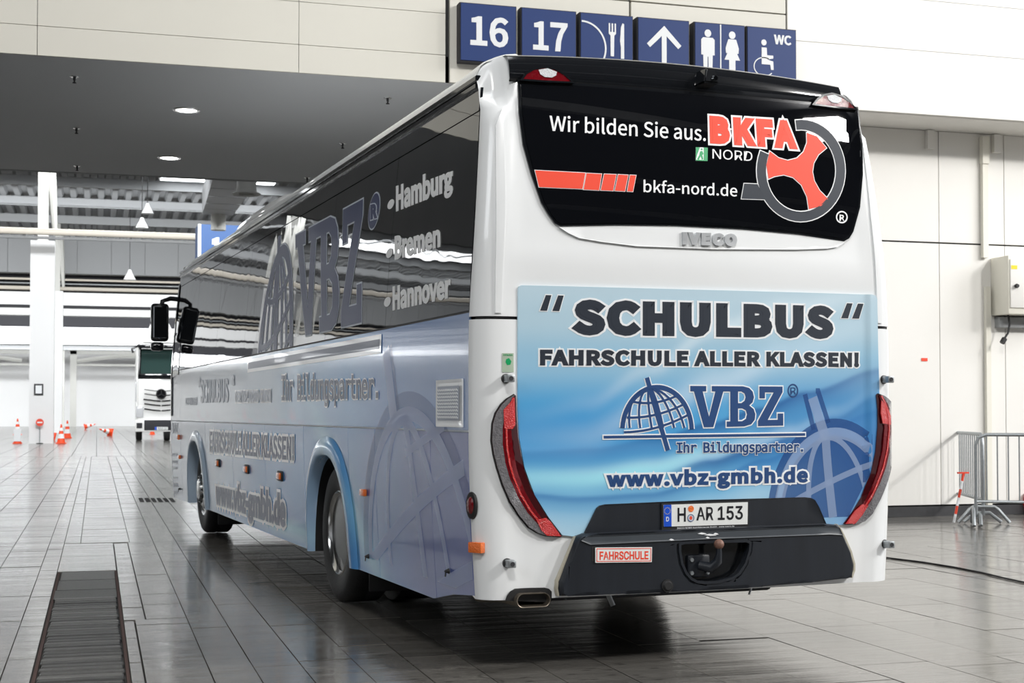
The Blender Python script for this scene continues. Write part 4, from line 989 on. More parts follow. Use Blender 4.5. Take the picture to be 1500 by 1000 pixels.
# pale globe watermark at the rear of the side
cy_, cz_ = 1.08, .30
def mps(x, z): return (cy_+(-x)*1.05+.12*z, cz_+z*1.03)
full = bmesh.new()
for pts, ww, mi in (([mps(cos(radians(t))*1.10, sin(radians(t))*1.07) for t in range(0, 181, 5)], .12, 1),
                    ([mps(cos(radians(t)), sin(radians(t))) for t in range(0, 181, 5)], .085, 0),
                    ([mps(-.55*cos(radians(t))-.1*sin(radians(t)), .96*sin(radians(t))) for t in range(0, 91, 6)], .065, 0),
                    ([mps(.12*cos(radians(t))-.1*sin(radians(t)), .96*sin(radians(t))) for t in range(0, 91, 6)], .085, 0),
                    ([mps(.55*cos(radians(t))-.1*sin(radians(t)), .96*sin(radians(t))) for t in range(0, 91, 6)], .065, 0),
                    ([mps(x, .16+.34*(x+.9)-.05*x*x) for x in ease(-.97, .9, 12)], .085, 0),
                    ([mps(x, -.35+.34*(x+.9)-.05*x*x) for x in ease(-.6, .99, 12)], .09, 0),
                    ([mps(x, .60+.22*(x+.9)) for x in ease(-.1, .62, 8)], .05, 0),
                    ([mps(-.42, 1.38), mps(-.30, .98)], .15, 0), ([mps(-.33, 1.40), mps(-.20, 1.02)], .06, 1)):
    t = bmesh.new(); stroke(t, pts, ww); conform(t, side, .001+(.0006 if mi == 0 else 0), 0, grid=.2, clip=(.156, 3.0, .405, 1.845)); merge(full, t, mi)
finish('globe_watermark', full, ['wms', 'wmsd'], bus, 0)
# side fittings
v0 = sp((640.5, 557), (679, 560), (679, 626), (640.5, 624.5)); ya, yb_ = v0[1][0], v0[0][0]; za, zb = v0[3][1]+.0, v0[0][1]
vent = plate('side_vent', [sq(ya, yb_, za, zb)], side, 0, .008, 'white', bus, grid=.3, inset=(.018, -.004))
bm = bmesh.new()
for r_ in range(9):
    for c2_ in range(22):
        y_ = ya+.06+(yb_-ya-.10)*c2_/22; z_ = za+.045+(zb-za-.09)*r_/9+(.004 if c2_ % 2 else 0)
        box(bm, -.0145, -.011, y_, y_+.012, z_, z_+.009)
plate('grille_field', [sq(ya+.05, yb_-.035, za+.035, zb-.035)], side, .008, .003, 'greyp', vent, grid=.3)
tag(finish('vent_slots', bm, 'wprint', vent, 0), kind='stuff')
def marker(name, px, py, w_, h_, m, base=None):
    y_, z_ = SB(px, py); t = bpy.data.objects.new(name, None); C.objects.link(t); t.parent = bus; t.location = (xs(z_), y_, z_)
    if base: bm = bmesh.new(); bbox(bm, -.012, .004, -w_*.75, w_*.75, -h_*.75, h_*.75, b=.010, seg=2); finish('holder', bm, base, t)
    bm = bmesh.new(); bbox(bm, -.026, .0, -w_/2, w_/2, -h_/2, h_/2, b=.006, seg=2); finish('lens', bm, m, t); return t
marker('side_marker_light', 534.5, 721, .11, .045, 'orange')
for p in ((320, 678), (362, 687), (411, 697)): marker('side_marker_light', *p, .13, .055, 'orange', 'rubber')
marker('side_marker_light', 262.5, 640, .13, .06, 'orange'); marker('side_marker_light', 264, 669, .12, .045, 'orange')
for p in ((658, 836), (540, 814.5), (264, 716)):
    y_, z_ = SB(*p); bm = bmesh.new(); lathe(bm, [(.0, -.03), (.008, -.02), (.011, -.012), (.016, 0)], 12, 'x', (xs(z_), y_, z_)); tube(bm, [(xs(z_)-.02, y_, z_), (xs(z_)-.022, y_, z_-.03)], .004, 6); finish('flap_lock', bm, 'rubber', bus)

# ---- tail: big printed panel
def smooth_interp(x, pts):
    if x <= pts[0][0]: return pts[0][1]
    for (a, b), (c_, d) in zip(pts, pts[1:]):
        if x <= c_: f = (x-a)/(c_-a); f = f*f*(3-2*f); return b+(d-b)*f
    return pts[-1][1]
CA = [(760, 662), (870, 656), (960, 641), (1040, 619), (1110, 598), (1180, 574), (1290, 540)]
CG = [(760, 712), (860, 704), (960, 692), (1040, 674), (1100, 657), (1160, 640), (1220, 612), (1290, 578)]
CB = [(760, 640), (850, 640), (950, 600), (1050, 560), (1150, 520), (1290, 470)]
CC = [(760, 722), (850, 728), (950, 722), (1040, 700), (1120, 672), (1200, 630), (1290, 600)]
CD = [(760, 700), (850, 703), (950, 690), (1050, 655), (1150, 610), (1290, 560)]
CE = [(760, 610), (860, 590), (950, 540), (1050, 480), (1150, 450), (1290, 430)]
def cz(pts): return [RB(*p) for p in pts]
CA, CB, CC, CD, CE, CG = map(cz, (CA, CB, CC, CD, CE, CG))
def CBL(x): return smooth_interp(x, CF)
CF = cz([(760, 655), (850, 655), (950, 648), (1290, 600)])
def colrear(p):
    x, z = p.x, p.z; a, b, c_, d, e = [smooth_interp(x, q) for q in (CA, CB, CC, CD, CE)]; u_ = (x-.2)/2.15
    base = keys(z, [(.70, hx('9ccdea')), (.95, hx('7fc2e8')), (1.12, hx('56a8de')), (1.36, hx('5caadc')), (1.60, hx('98c4de')), (1.82, hx('b6d2e1')), (2.0, hx('bfd7e4'))])
    base = base.lerp(Vector(hx('2f93d6')), .65*g(z, 1.24+.12*u_, .13)*g(u_, .12, .33))
    base = base.lerp(Vector(hx('3f6cb0')), .80*max(0, min(1, (u_-.55)*1.8))*max(0, min(1, (1.66-z)*2.1)))
    base = base.lerp(Vector(hx('d4e8f6')), .55*g(z, b, .075)*g(u_, .55, .40))
    def below(cv, s, f=.18):   # sharp upper edge fading down
        t = cv-z; return (1/(1+math.exp(-t/.006)))*math.exp(-max(0, t)/f)*s
    base = base.lerp(Vector(hx('7fb8ea')), below(CBL(x), .45, .06)*g(u_, .2, .3))
    base = base.lerp(Vector(hx('1c4f96')), below(a, 1.0*(.30+.70*g(u_, .66, .34)), .07))
    gz_ = smooth_interp(x, CG); base = base.lerp(Vector(hx('d2eaf8')), .55*g(z, gz_+.035, .035)*g(u_, .5, .35)); base = base.lerp(Vector(hx('164a92')), below(gz_, .95*g(u_, .62, .33), .055))
    base = base.lerp(Vector(hx('a8ecfb')), .95*g(z, d+.005, .048)*(1 if u_ < .3 else max(0, 1-(u_-.3)*2.5))*(.25+.75*g(u_, .38, .38)))
    base = base.lerp(Vector(hx('1f66ae')), below(c_, .9*(1 if u_ < .5 else max(0, 1.5-u_)), .040))
    base = base.lerp(Vector(hx('e4f2fa')), .55*g(z, e, .045)*g(u_, .6, .35))
    base = base.lerp(Vector(hx('b4d8ec')), max(0, min(1, (c_-.07-z)*9))*.8*(1-max(0, min(1, (u_-.6)*3))))
    return tuple(base)
RR = .015
pan_px = [(757.5, 424), (759, 419.5), (763, 418), (1000, 424), (1275, 431.5), (1280, 433), (1283, 438), (1284, 500), (1286, 575), (1286, 625), (1282, 668), (1270, 710), (1252, 745), (1237, 768), (1211.5, 769), (1050, 775), (854, 783), (844, 786), (822, 783), (802, 757), (782, 725), (767, 685), (759, 640), (757, 600), (757, 500)]
plate('printed_tail_panel', [RL(pan_px)], rear, .002, .012, 'livery', bus, grid=.016, gz=.011, colfn=colrear, smooth=50)
PO = .0145
# watermark globe, bottom right of the panel
wc = RB(1222, 757, ROFF); wt = RB(1222, 634, ROFF)
R1x = wc[0]-RB(1138, 757)[0]; R1z = wt[1]-wc[1]
def mpr(x, z): return (wc[0]+x*R1x, wc[1]+z*R1z)
def clipx(bm): return bm
pd, pe = RB(1235, 768), RB(1284, 672); DG = [(pd, (pe[1]-pd[1], pd[0]-pe[0]))]
full = bmesh.new()
for pts, ww, mi in (([mpr(1.12*cos(radians(t)), 1.12*sin(radians(t))) for t in range(0, 181, 5)], .05, 1),
                    ([mpr(1.0*cos(radians(t)), 1.0*sin(radians(t))) for t in range(0, 181, 5)], .062, 0),
                    ([mpr(-.05*cos(radians(t))-.16*sin(radians(t))-.0, .97*sin(radians(t))) for t in range(0, 91, 6)], .055, 0),
                    ([mpr(-.45*cos(radians(t))-.16*sin(radians(t)), .95*sin(radians(t))) for t in range(-20, 91, 6)], .032, 0),
                    ([mpr(.62*cos(radians(t))-.12*sin(radians(t)), .95*sin(radians(t))) for t in range(-20, 91, 6)], .032, 0),
                    ([mpr(x, .18+.30*(x+.9)-.05*x*x) for x in ease(-.95, .95, 12)], .034, 0),
                    ([mpr(-.40, 1.42), mpr(-.18, .95)], .062, 0), ([mpr(-.34, 1.50), mpr(-.30, 1.50), mpr(-.12, 1.12)], .03, 1), ([mpr(-.53, 1.46), mpr(-.38, 1.04)], .03, 1)):
    t = bmesh.new(); stroke(t, pts, ww); conform(t, rear, PO+(.0008 if mi == 0 else 0), 0, grid=.1, clip=(None, 2.365, .715, None, DG)); merge(full, t, mi)
t = bmesh.new(); f_ = fill2d([[mpr(.97*cos(radians(a_)), .97*sin(radians(a_))) for a_ in range(0, 181, 6)]]); conform(f_, rear, PO-.0004, 0, grid=.1, clip=(None, 2.365, .715, None, DG)); merge(full, f_, 1)
finish('globe_watermark', full, ['wm', 'wmd'], bus, 0)
def rp(*p): return [RB(q[0], q[1], ROFF) for q in p]
ROFF = .0145
letters('headline_lettering', 'SCHULBUS', 'noto', rp((837, 490), (1221, 496), (1221, 444), (837, 434)), rear, PO, .001, [('wprint', .018), ('char', 0)], bus, bold=.030, spacing=1.07)
for x0, ya_, yb2 in ((791, 432, 455), (809, 432.5, 455.5), (1221+11, 444, 466), (1221+27, 444.5, 466.5)):
    polys('quotation_mark', [[rp((x0+8.5, ya_), (x0+16.5, ya_+.3), (x0+10, yb2), (x0, yb2-.3))]], rear, PO, .001, ['char', 'wprint'], bus, outline=.005)
letters('subtitle_lettering', 'FAHRSCHULE ALLER KLASSEN!', 'noto', rp((791, 535), (1258, 537.5), (1258, 515), (791, 510)), rear, PO, .001, [('wprint', .028), ('char', 0)], bus, bold=.024, spacing=1.05)
polys('letter_logo', vbz(rp((1011, 626), (1147, 623), (1147, 566), (1011, 565))), rear, PO, .001, ['navy', 'wprint'], bus, outline=.007)
gl0, gl1, gtop = RB(911.5, 631, ROFF), RB(1013, 631, ROFF), RB(962, 567, ROFF)
gcx, ghx, gbz = (gl0[0]+gl1[0])/2, (gl1[0]-gl0[0])/2, gl0[1]
globe('globe_logo', rear, lambda x, z: (gcx+x*ghx, gbz+z*(gtop[1]-gbz)), PO, .001, ['navy', 'wprint'], bus, .019, .006, grid=.1)
u0, u1 = RB(884, 640, ROFF), RB(1179, 636, ROFF)
polys('underline_bar', [[[(u0[0], u0[1]-.007), (u1[0], u1[1]-.007), (u1[0], u1[1]+.007), (u0[0], u0[1]+.007)]]], rear, PO+.001, .001, ['navy', 'wprint'], bus, outline=.007)
c_ = RB(1161.5, 572, ROFF)
full = bmesh.new(); t = bmesh.new(); stroke(t, ell(c_[0], c_[1], .031, .034, 28), .008, True); conform(t, rear, PO, .001, grid=.3); merge(full, t, 0); finish('registered_mark', full, 'navy', bus, 0)
letters('registered_letter', 'R', 'inter', rp((1157.5, 578), (1166, 577.5), (1166, 566.5), (1157.5, 567)), rear, PO, .001, [('navy', 0)], bus, bold=.01)
letters('slogan_lettering', 'Ihr Bildungspartner.', 'mono', rp((991, 663), (1176, 661.5), (1176, 646), (991, 647)), rear, PO+.001, .001, [('wprint', .035), ('navy', 0)], bus, bold=.022, spacing=.92)
letters('web_lettering', 'www.vbz-gmbh.de', 'noto', rp((888, 713), (1183, 706), (1183, 683), (888, 689)), rear, PO+.001, .001, [('wprint', .035), ('navy', 0)], bus, bold=.022, spacing=1.05)

# raised pillar mouldings
sc_px = RL([(1264, 203), (1272, 225), (1281, 285), (1288, 350), (1292, 420), (1293, 473), (1287, 473), (1284, 400), (1277, 320), (1270, 250)])
for mir in (0, 1):
    l_ = [(W-x, z) if mir else (x, z) for x, z in sc_px]
    plate('pillar_moulding', [l_], rear, -.001, .010, 'white', bus, grid=.02, gz=.06, smooth=60)
# ---- rear window, trim and spoiler
ROFF = .012
gl_px = [(762.5, 120), (1005, 138), (1255, 160), (1260, 212), (1261, 255), (1257, 300), (1248, 335), (1242, 345), (1235, 350), (1170, 340), (1088, 332.5), (987, 327.5), (900, 326.5), (822, 328), (816, 325), (808, 315), (797, 296), (783, 255), (771, 210), (765, 165)]
bm = bmesh.new()
plate('window_seal', [RL([(758.5, 116), (1257, 156.5), (1263, 212), (1264, 256), (1260, 303), (1250, 339), (1244, 349), (1236, 353.5), (1170, 343), (1088, 335.5), (987, 330.5), (900, 329.5), (821, 331), (813, 327), (804, 315), (793, 297), (778, 255), (766, 212), (760, 165)])], rear, .003, .010, 'gloss', bus, grid=.12)
plate('rear_window', [RL(gl_px)], rear, .006, .012, 'glass', bus, grid=.06, smooth=60)
plate('badge_trim_panel', [RL([(819, 332.5), (900, 331), (987, 332), (1088, 337), (1170, 344.5), (1238, 354), (1227, 361.5), (1212, 364), (1165, 365.5), (1049, 365), (933, 360.5), (880, 354), (848, 348.5), (832, 341)])], rear, .004, .010, 'white', bus, grid=.15, inset=(.004, -.002))
bm = bmesh.new(); rows = []
prof = [(.006, -.10), (-.006, 0), (-.013, .30), (-.013, .62), (-.004, .86), (.020, .97), (.07, 1.0), (.20, .97), (.36, .85)]
X0, X1 = .228, 2.268
for x in ease(X0, X1, 24):
    zb_ = RB(763, 118)[1]; zz = zb_ + (RB(1256, 158)[1]-zb_)*(x-X0)/(X1-X0); cr = .024*(1-((x-W/2)/1.06)**2)
    rows.append([Vector((x, yR(x, zz+dz*.16)+dy, zz+.006+dz*(3.215+.034*(1-((x-W/2)/1.02)**2)-zz))) for dy, dz in prof])
gridmesh(bm, rows); finish('spoiler', bm, 'gloss', bus, 60)
# high-level tail lights
def toplight(px):
    m0 = RL(px, .03); cx = sum(p[0] for p in m0)/len(m0)
    t = plate('high_tail_light', [m0], rear, .018, .016, 'red', bus, grid=.06); lo = min(p[1] for p in m0); hi = max(p[1] for p in m0); xl, xr = min(p[0] for p in m0), max(p[0] for p in m0)
    cxx = xl+(xr-xl)*.52
    cl = [(cxx-.050, hi-.018), (cxx, hi-.006), (cxx+.050, hi-.022), (cxx+.044, hi-.042), (cxx+.02, hi-.056), (cxx-.02, hi-.056), (cxx-.044, hi-.042)]
    plate('clear_lens', [cl], rear, .034, .004, 'clear', t, grid=.06)
    bs = bmesh.new(); stroke(bs, m0, .010, True); conform(bs, rear, .016, .022, grid=.1); finish('lamp_bezel', bs, 'gloss', t)
toplight([(763.5, 117), (770, 108), (782, 101), (798, 98.5), (812, 101), (826, 109), (839, 121), (800, 119.5)])
toplight([(1190.5, 153), (1197, 145), (1206, 139.5), (1218, 137), (1232, 141), (1244, 149), (1253.5, 160), (1222, 157)])
rc = RB(1031, 118, .03); t = bpy.data.objects.new('reversing_camera', None); C.objects.link(t); t.parent = bus; t.location = (rc[0], yR(rc[0], 3.07)-.03, rc[1]); 
bm = bmesh.new(); vs = [bm.verts.new(p) for p in ((-.055, .04, -.035), (.055, .04, -.035), (.045, .06, .055), (-.03, .06, .055), (-.045, -.07, -.03), (.05, -.07, -.03), (.04, -.05, .05), (-.02, -.05, .055))]
for f in ((0, 1, 5, 4), (1, 2, 6, 5), (2, 3, 7, 6), (3, 0, 4, 7), (4, 5, 6, 7), (0, 1, 2, 3)): bm.faces.new([vs[i] for i in f])
bmesh.ops.bevel(bm, geom=bm.edges[:], offset=.008, segments=2, affect='EDGES'); finish('housing', bm, 'gloss', t)
bm = bmesh.new(); lathe(bm, [(0, -.012), (.013, -.012), (.017, .004)], 14, 'y', (.02, -.068, -.005)); finish('lens', bm, 'mirror', t)
# window lettering
WO = .0185
def wp(l): return [RB(740+x/2.586, 60+y/2.586, WO) for x, y in l]
def wq(*p): return wp(p)
letters('window_lettering', 'Wir bilden Sie aus.', 'noto', wq((168, 340), (760, 379), (760, 321), (168, 282)), rear, WO, .001, [('wfilm', 0)], bus, bold=.004)
letters('window_lettering', 'bkfa-nord.de', 'noto', wq((524, 572), (879, 589), (879, 545), (524, 528)), rear, WO, .001, [('wfilm', 0)], bus, bold=.004)
letters('window_lettering', 'NORD', 'inter', wq((785, 445), (936, 455), (936, 419), (785, 409)), rear, WO, .001, [('wfilm', 0)], bus)
ring_c = (1120, 491)
def elp(rx, ry, a0, a1, n=40): return [(ring_c[0]+rx*cos(radians(a0+(a1-a0)*i/n)), ring_c[1]-ry*sin(radians(a0+(a1-a0)*i/n))) for i in range(n+1)]
outer = elp(167, 192, -203, 97); inner_ = elp(133, 156, 97, -203)
polys('steering_wheel_ring', [[wp(outer+inner_)]], rear, WO, .001, ['cfilm', 'wfilm'], bus, outline=.006)
tri = [(1142, 348), (1180, 362), (1216, 405), (1186, 430), (1168, 462), (1163, 495), (1170, 530), (1190, 566), (1222, 598), (1196, 625), (1150, 637), (1143, 590), (1122, 545), (1090, 516), (1055, 506), (1020, 512), (997, 522), (989, 470), (1002, 418), (1035, 443), (1070, 453), (1105, 444), (1130, 420), (1143, 385)]
polys('steering_wheel_spokes', [[wp(tri)]], rear, WO, .001, ['redf', 'wfilm'], bus, outline=.005)
letters('brand_lettering', 'BKFA', 'noto', wq((775, 388), (1108, 411), (1095, 292), (772, 272)), rear, WO+.002, .001, [('wfilm', .022), ('redf', 0)], bus, bold=.034, spacing=1.13)
for l in ([(113, 490), (303, 500), (292, 560), (128, 553)], [(308, 501), (365, 504), (355, 565), (297, 562)], [(375, 504), (420, 506), (408, 567), (362, 565)], [(428, 506), (465, 508), (453, 569), (415, 567)], [(473, 508), (495, 509), (483, 570), (462, 569)]):
    polys('red_stripe', [[wp(l)]], rear, WO, .001, ['redf', 'wfilm'], bus, outline=.003)
polys('outlined_trapezoid', [[wp([(905, 540), (955, 542), (985, 600), (895, 597)])]], rear, WO, .001, ['cfilm', 'wfilm'], bus, outline=.004)
full = bmesh.new(); t = bmesh.new(); stroke(t, wp([(1275+20*cos(a_/12*pi), 667-21*sin(a_/12*pi)) for a_ in range(24)]), .008, True); conform(t, rear, WO, .001, grid=.3); merge(full, t); finish('registered_mark', full, 'wfilm', bus, 0)
letters('registered_letter', 'R', 'inter', wq((1266, 681), (1285, 682), (1285, 656), (1266, 655)), rear, WO, .001, [('wfilm', 0)], bus, bold=.030)
ex = plate('exit_sticker', [wp([(722, 402), (767, 404), (766, 455), (721, 453)])], rear, WO, .001, 'wfilm', bus)
def e2(l): return [[RB(740+x/2.586, 60+y/2.586, WO) for x, y in l]]
polys('exit_pictogram', [e2([(722, 402), (737, 403), (727, 430), (721, 453)]), e2([(752, 403), (767, 404), (766, 455), (752, 454)]), e2([(738, 418), (746, 416), (751, 428), (746, 432), (750, 446), (745, 450), (740, 436), (733, 450), (727, 447), (735, 432)]), e2([(741, 407), (747, 407), (747, 413), (741, 413)]), e2([(722, 449), (766, 451), (766, 455), (721, 453)])], rear, WO+.0012, .0006, ['green'], ex)
# chrome badge letters
letters('chrome_badge', 'IVECO', 'noto', rp((998.5, 358.5), (1078, 361), (1078, 341), (998.5, 338)), rear, .013, .014, [('badge', 0)], bus, bold=.035, spacing=1.12)

# ---- tail lamps
ROFF = .022
def lamp(outer_, inner_, divide, blocks, flip):
    """outer edge points top->bottom, inner edge points top->bottom, divide line between smoked and red strips"""
    t = plate('tail_lamp', [RL(outer_+inner_[::-1])], rear, .004, .016, 'dred', bus, grid=.05, smooth=60)
    plate('led_strip', [RL(outer_+divide[::-1])], rear, .020, .006, 'smoke', t, grid=.04, smooth=60)
    mid = [((d[0]*.45+i[0]*.55), (d[1]*.45+i[1]*.55)) for d, i in zip(divide, [inner_[round(k*(len(inner_)-1)/(len(divide)-1))] for k in range(len(divide))])]
    plate('red_lens', [RL(divide+mid[::-1])], rear, .020, .007, 'red', t, grid=.04, smooth=60)
    for b_ in blocks: plate('red_reflector', [RL(b_)], rear, .024, .007, 'bred', t, grid=.05, smooth=60)
    bs = bmesh.new(); stroke(bs, RL([((d[0]*.6+m_[0]*.4), (d[1]*.6+m_[1]*.4)) for d, m_ in zip(divide, mid)]), .010); conform(bs, rear, .027, .004, grid=.05); finish('light_guide', bs, 'bred', t)
    bs = bmesh.new(); stroke(bs, RL(outer_+inner_[::-1]), .008, True); conform(bs, rear, .003, .008, grid=.06); finish('lamp_seal', bs, 'rubber', t)
    return t
lo_ = [(754, 578), (744, 584), (735, 592.5), (727, 605), (722.5, 620), (721, 645), (724, 665), (729, 685), (737, 710), (748, 735), (760, 754), (775, 772), (788, 780), (800, 784.5), (821, 786)]
li_ = [(756, 580), (757, 610), (759, 640), (763, 665), (769, 690), (778, 715), (790, 738), (805, 762), (823, 785)]
ld_ = [(750, 583), (740, 600), (736, 625), (736, 650), (740, 678), (747, 702), (758, 727), (772, 750), (788, 768), (805, 784)]
lamp(lo_, li_, ld_, [[(737, 600), (746, 590), (753, 582), (754, 622), (750, 628), (738, 628)], [(785, 761), (799, 758), (806, 764), (821, 785), (800, 784), (792, 776)]], False)
ro_ = [(1286, 576), (1296, 580), (1305, 588), (1311, 598), (1314, 612), (1314, 632), (1312, 655), (1308, 676), (1301, 702), (1290, 730), (1278, 752), (1267, 763), (1254, 767), (1237, 768)]
ri_ = [(1284, 578), (1286, 600), (1286, 625), (1283, 662), (1275, 697), (1262, 728), (1250, 748), (1236, 767)]
rd_ = [(1292, 580), (1300, 592), (1305, 607), (1306, 630), (1303, 658), (1297, 684), (1288, 708), (1276, 732), (1264, 752), (1252, 767)]
lamp(ro_, ri_, rd_, [[(1290, 586), (1298, 594), (1304, 610), (1304, 622), (1292, 620), (1289, 605)], [(1262, 738), (1271, 740), (1262, 754), (1252, 766), (1238, 767), (1251, 748)]], True)
# ---- number-plate recess, bumper
plate('plate_recess', [RL([(854, 784), (874, 744), (878, 740.5), (886, 738.5), (1030, 732), (1178, 728), (1188, 729), (1194, 732), (1200, 742), (1212, 770), (1040, 776)])], rear, .0155, .006, 'bump', bus, grid=.12, inset=(.010, -.004))
ROFF = .048
bo_px = [(844, 786), (856, 781.5), (1040, 773), (1211, 767), (1227, 768.5), (1232, 776), (1238, 790), (1246, 808), (1250, 828), (1248, 845.5), (1200, 851.5), (1100, 860), (1000, 865.5), (900, 870), (820, 872.5), (819, 853), (828, 828)]
hole = [(993, 796), (1000, 794), (1045, 792.5), (1090, 791.5), (1096, 794), (1095, 806), (1089, 825), (1080, 839), (1070, 846), (1050, 851.5), (1032, 852.5), (1019, 851.5), (1010, 847), (1002, 838), (996, 824), (993, 806)]
def bumpsurf(a, z, off):
    p = rear(a, z, off); return p
o = finish('bumper', conform(fill2d([RL(bo_px), RL(hole)]), rear, .012, .035, grid=.08, inset=(.018, .022)), 'bump', bus, 40)
plate('bumper_top_ledge', [RL([(848, 791), (857, 784.5), (1040, 776.5), (1211, 770), (1226, 772), (1231, 783), (1211, 782), (1040, 788.5), (862, 797)])], rear, .060, .016, mat('pale_bumper_ledge', '44494f', .38, noise=.2, nscale=9), bus, grid=.15, inset=(.006, -.004))  # top ledge in a paler grey than the bumper face
bs = bmesh.new(); stroke(bs, RL([(1227, 768.5), (1233, 776), (1240, 790), (1248, 808), (1253, 826), (1253, 835), (1249, 846)]), .012); conform(bs, rear, .010, .03, grid=.1); finish('bumper_seal', bs, 'tan', bus)
bs = bmesh.new(); stroke(bs, RL([(845, 786), (826, 832), (818, 851), (817, 862), (819, 873)]), .010); conform(bs, rear, .010, .03, grid=.1); finish('bumper_seal', bs, 'tan', bus)
bs = bmesh.new(); stroke(bs, RL(hole), .014, True); conform(bs, rear, .060, .014, grid=.1); finish('hitch_recess_rim', bs, 'bump', bus)
plate('hitch_back_plate', [RL([(990, 790), (1098, 788), (1098, 858), (990, 858)])], rear, .004, .010, 'gloss', bus, grid=.2)
tb = bpy.data.objects.new('tow_hitch', None); C.objects.link(tb); tb.parent = bus; h0 = RB(1054.5, 797, .12); tb.location = (h0[0], yR(h0[0], .6)-.11, h0[1]); 
bm = bmesh.new(); bmesh.ops.create_uvsphere(bm, u_segments=24, v_segments=14, radius=.027); finish('tow_ball', bm, 'rust', tb, 80)
bm = bmesh.new(); tube(bm, [(0, 0, -.015), (0, 0, -.05), (0, .01, -.09), (-.03, .03, -.125), (-.08, .07, -.115)], [.014, .016, .024, .03, .026], 14); finish('ball_neck', bm, 'bump', tb, 60)
bm = bmesh.new(); bbox(bm, -.145, -.01, .075, .10, -.18, -.06, b=.012, seg=2); finish('mount_plate', bm, 'bump', tb)
for bx_, bz_ in ((-.125, -.085), (-.125, -.155), (-.03, -.155)):
    bm = bmesh.new(); lathe(bm, [(.0, -.012), (.011, -.012), (.013, 0)], 6, 'y', (bx_, .075, bz_)); finish('bolt', bm, 'steel', tb, 0)
bxo('bracket_bar', 'bump', tb, -.19, .02, .06, .10, -.235, -.215)
c_ = RB(975, 857, .05)
bm = bmesh.new(); lathe(bm, [(0, -.085), (.02, -.085), (.028, -.075), (.034, -.075), (.037, -.06), (.037, .0)], 20, 'y', (c_[0], yR(c_[0], c_[1]), c_[1])); o = finish('trailer_socket', bm, 'rubber', bus)
bm = bmesh.new(); lathe(bm, [(.037, -.05), (.043, -.05), (.045, -.02), (.045, 0)], 20, 'y', (c_[0], yR(c_[0], c_[1]), c_[1])); finish('socket_collar', bm, 'bump', o)
# bumper top scuffs
for p in ((1028, 781, 7), (1040, 783, 9), (1048, 781.5, 4), (983, 790, 4), (1036, 787, 3)):
    polys('paint_scuff', [[RL([(p[0]-p[2], p[1]+.3), (p[0]-p[2]*.2, p[1]-1.6), (p[0]+p[2]*.6, p[1]-.6), (p[0]+p[2], p[1]+.8), (p[0], p[1]+1.4)], .07)]], rear, .0745, .001, ['wprint'], bus)
# plate
ROFF = .030
o = plate('license_plate', [rp((972, 739.3), (1095.5, 735.2), (1095, 767.6), (972.5, 771.2))], rear, .026, .004, 'plate', bus, grid=.3)
o['label'] = 'white number plate reading H AR 153 with blue strip'
plate('plate_frame', [rp((969.5, 737), (1097.5, 732.8), (1097, 772.5), (970, 777))], rear, .014, .012, 'rubber', o, grid=.3)
plate('country_strip', [rp((972, 739.3), (983.5, 738.9), (983.7, 770.9), (972.5, 771.2))], rear, .030, .0008, 'bprint', o)
letters('country_letter', 'D', 'inter', rp((975.6, 763.5), (979.8, 763.3), (979.8, 756.2), (975.6, 756.4)), rear, .031, .0006, [('wprint', 0)], o, bold=.01)
cs = RB(977.5, 748, .03); full = bmesh.new()
for k in range(12): e_ = fill2d([ell(cs[0]+.017*cos(k*pi/6), cs[1]+.017*sin(k*pi/6), .0022, .0022, 6)]); conform(e_, rear, .031, .0004); merge(full, e_)
finish('star_ring', full, 'yel', o, 0)
letters('plate_letters', 'H', 'inter', rp((992.5, 764), (1004.5, 763.7), (1004.5, 742.6), (992.5, 743)), rear, .0305, .001, [('black', 0)], o, bold=.015)
letters('plate_letters', 'AR', 'inter', rp((1020, 762), (1045, 761.5), (1045, 741), (1020, 741.7)), rear, .0305, .001, [('black', 0)], o, bold=.015)
letters('plate_letters', '153', 'inter', rp((1051.5, 761.3), (1088, 760.3), (1088, 740), (1051.5, 741)), rear, .0305, .001, [('black', 0)], o, bold=.015)
for (px, py, r_, m_) in ((1012, 745, .017, 'orange'), (1011.7, 758.3, .021, 'gprint')):
    c_ = RB(px, py, .03); q_ = plate('plate_seal', [ell(c_[0], c_[1], r_, r_, 20)], rear, .031, .001, m_, o)
    if m_ == 'gprint': polys('seal_crest', [[ell(c_[0], c_[1], .009, .011, 6)]], rear, .0325, .0005, ['redp'], o); bs = bmesh.new(); stroke(bs, ell(c_[0], c_[1], .0185, .0185, 20), .003, True); conform(bs, rear, .0325, .0005); finish('seal_ring', bs, 'navy', o)
letters('frame_lettering', 'IVECO NORD Nutzfahrzeuge GmbH · www.iveco.de', 'inter', rp((992, 774.8), (1076, 771.8), (1076, 769.3), (992, 772.2)), rear, .027, .0006, [('wprint', 0)], o, bold=.01)
# FAHRSCHULE sign on the bumper
ROFF = .075
o = plate('school_plate', [rp((872, 801.8), (955, 801), (954.5, 823), (872, 824))], rear, .072, .005, 'plate', bus, grid=.3)
o['label'] = 'white plate with red lettering FAHRSCHULE'
plate('plate_holder', [rp((867.5, 800), (878, 800), (878, 824), (867.5, 822))], rear, .066, .004, 'rubber', o)
bs = bmesh.new(); stroke(bs, rp((874, 803.6), (953.2, 802.9), (952.8, 821.2), (874, 822)), .0035, True); conform(bs, rear, .077, .0008, grid=.2); finish('red_border', bs, 'redp', o, 0)
letters('plate_lettering', 'FAHRSCHULE', 'inter', rp((878, 819.8), (949.5, 819), (949.5, 806.3), (878, 806.9)), rear, .077, .0008, [('redp', 0)], o, bold=.026)
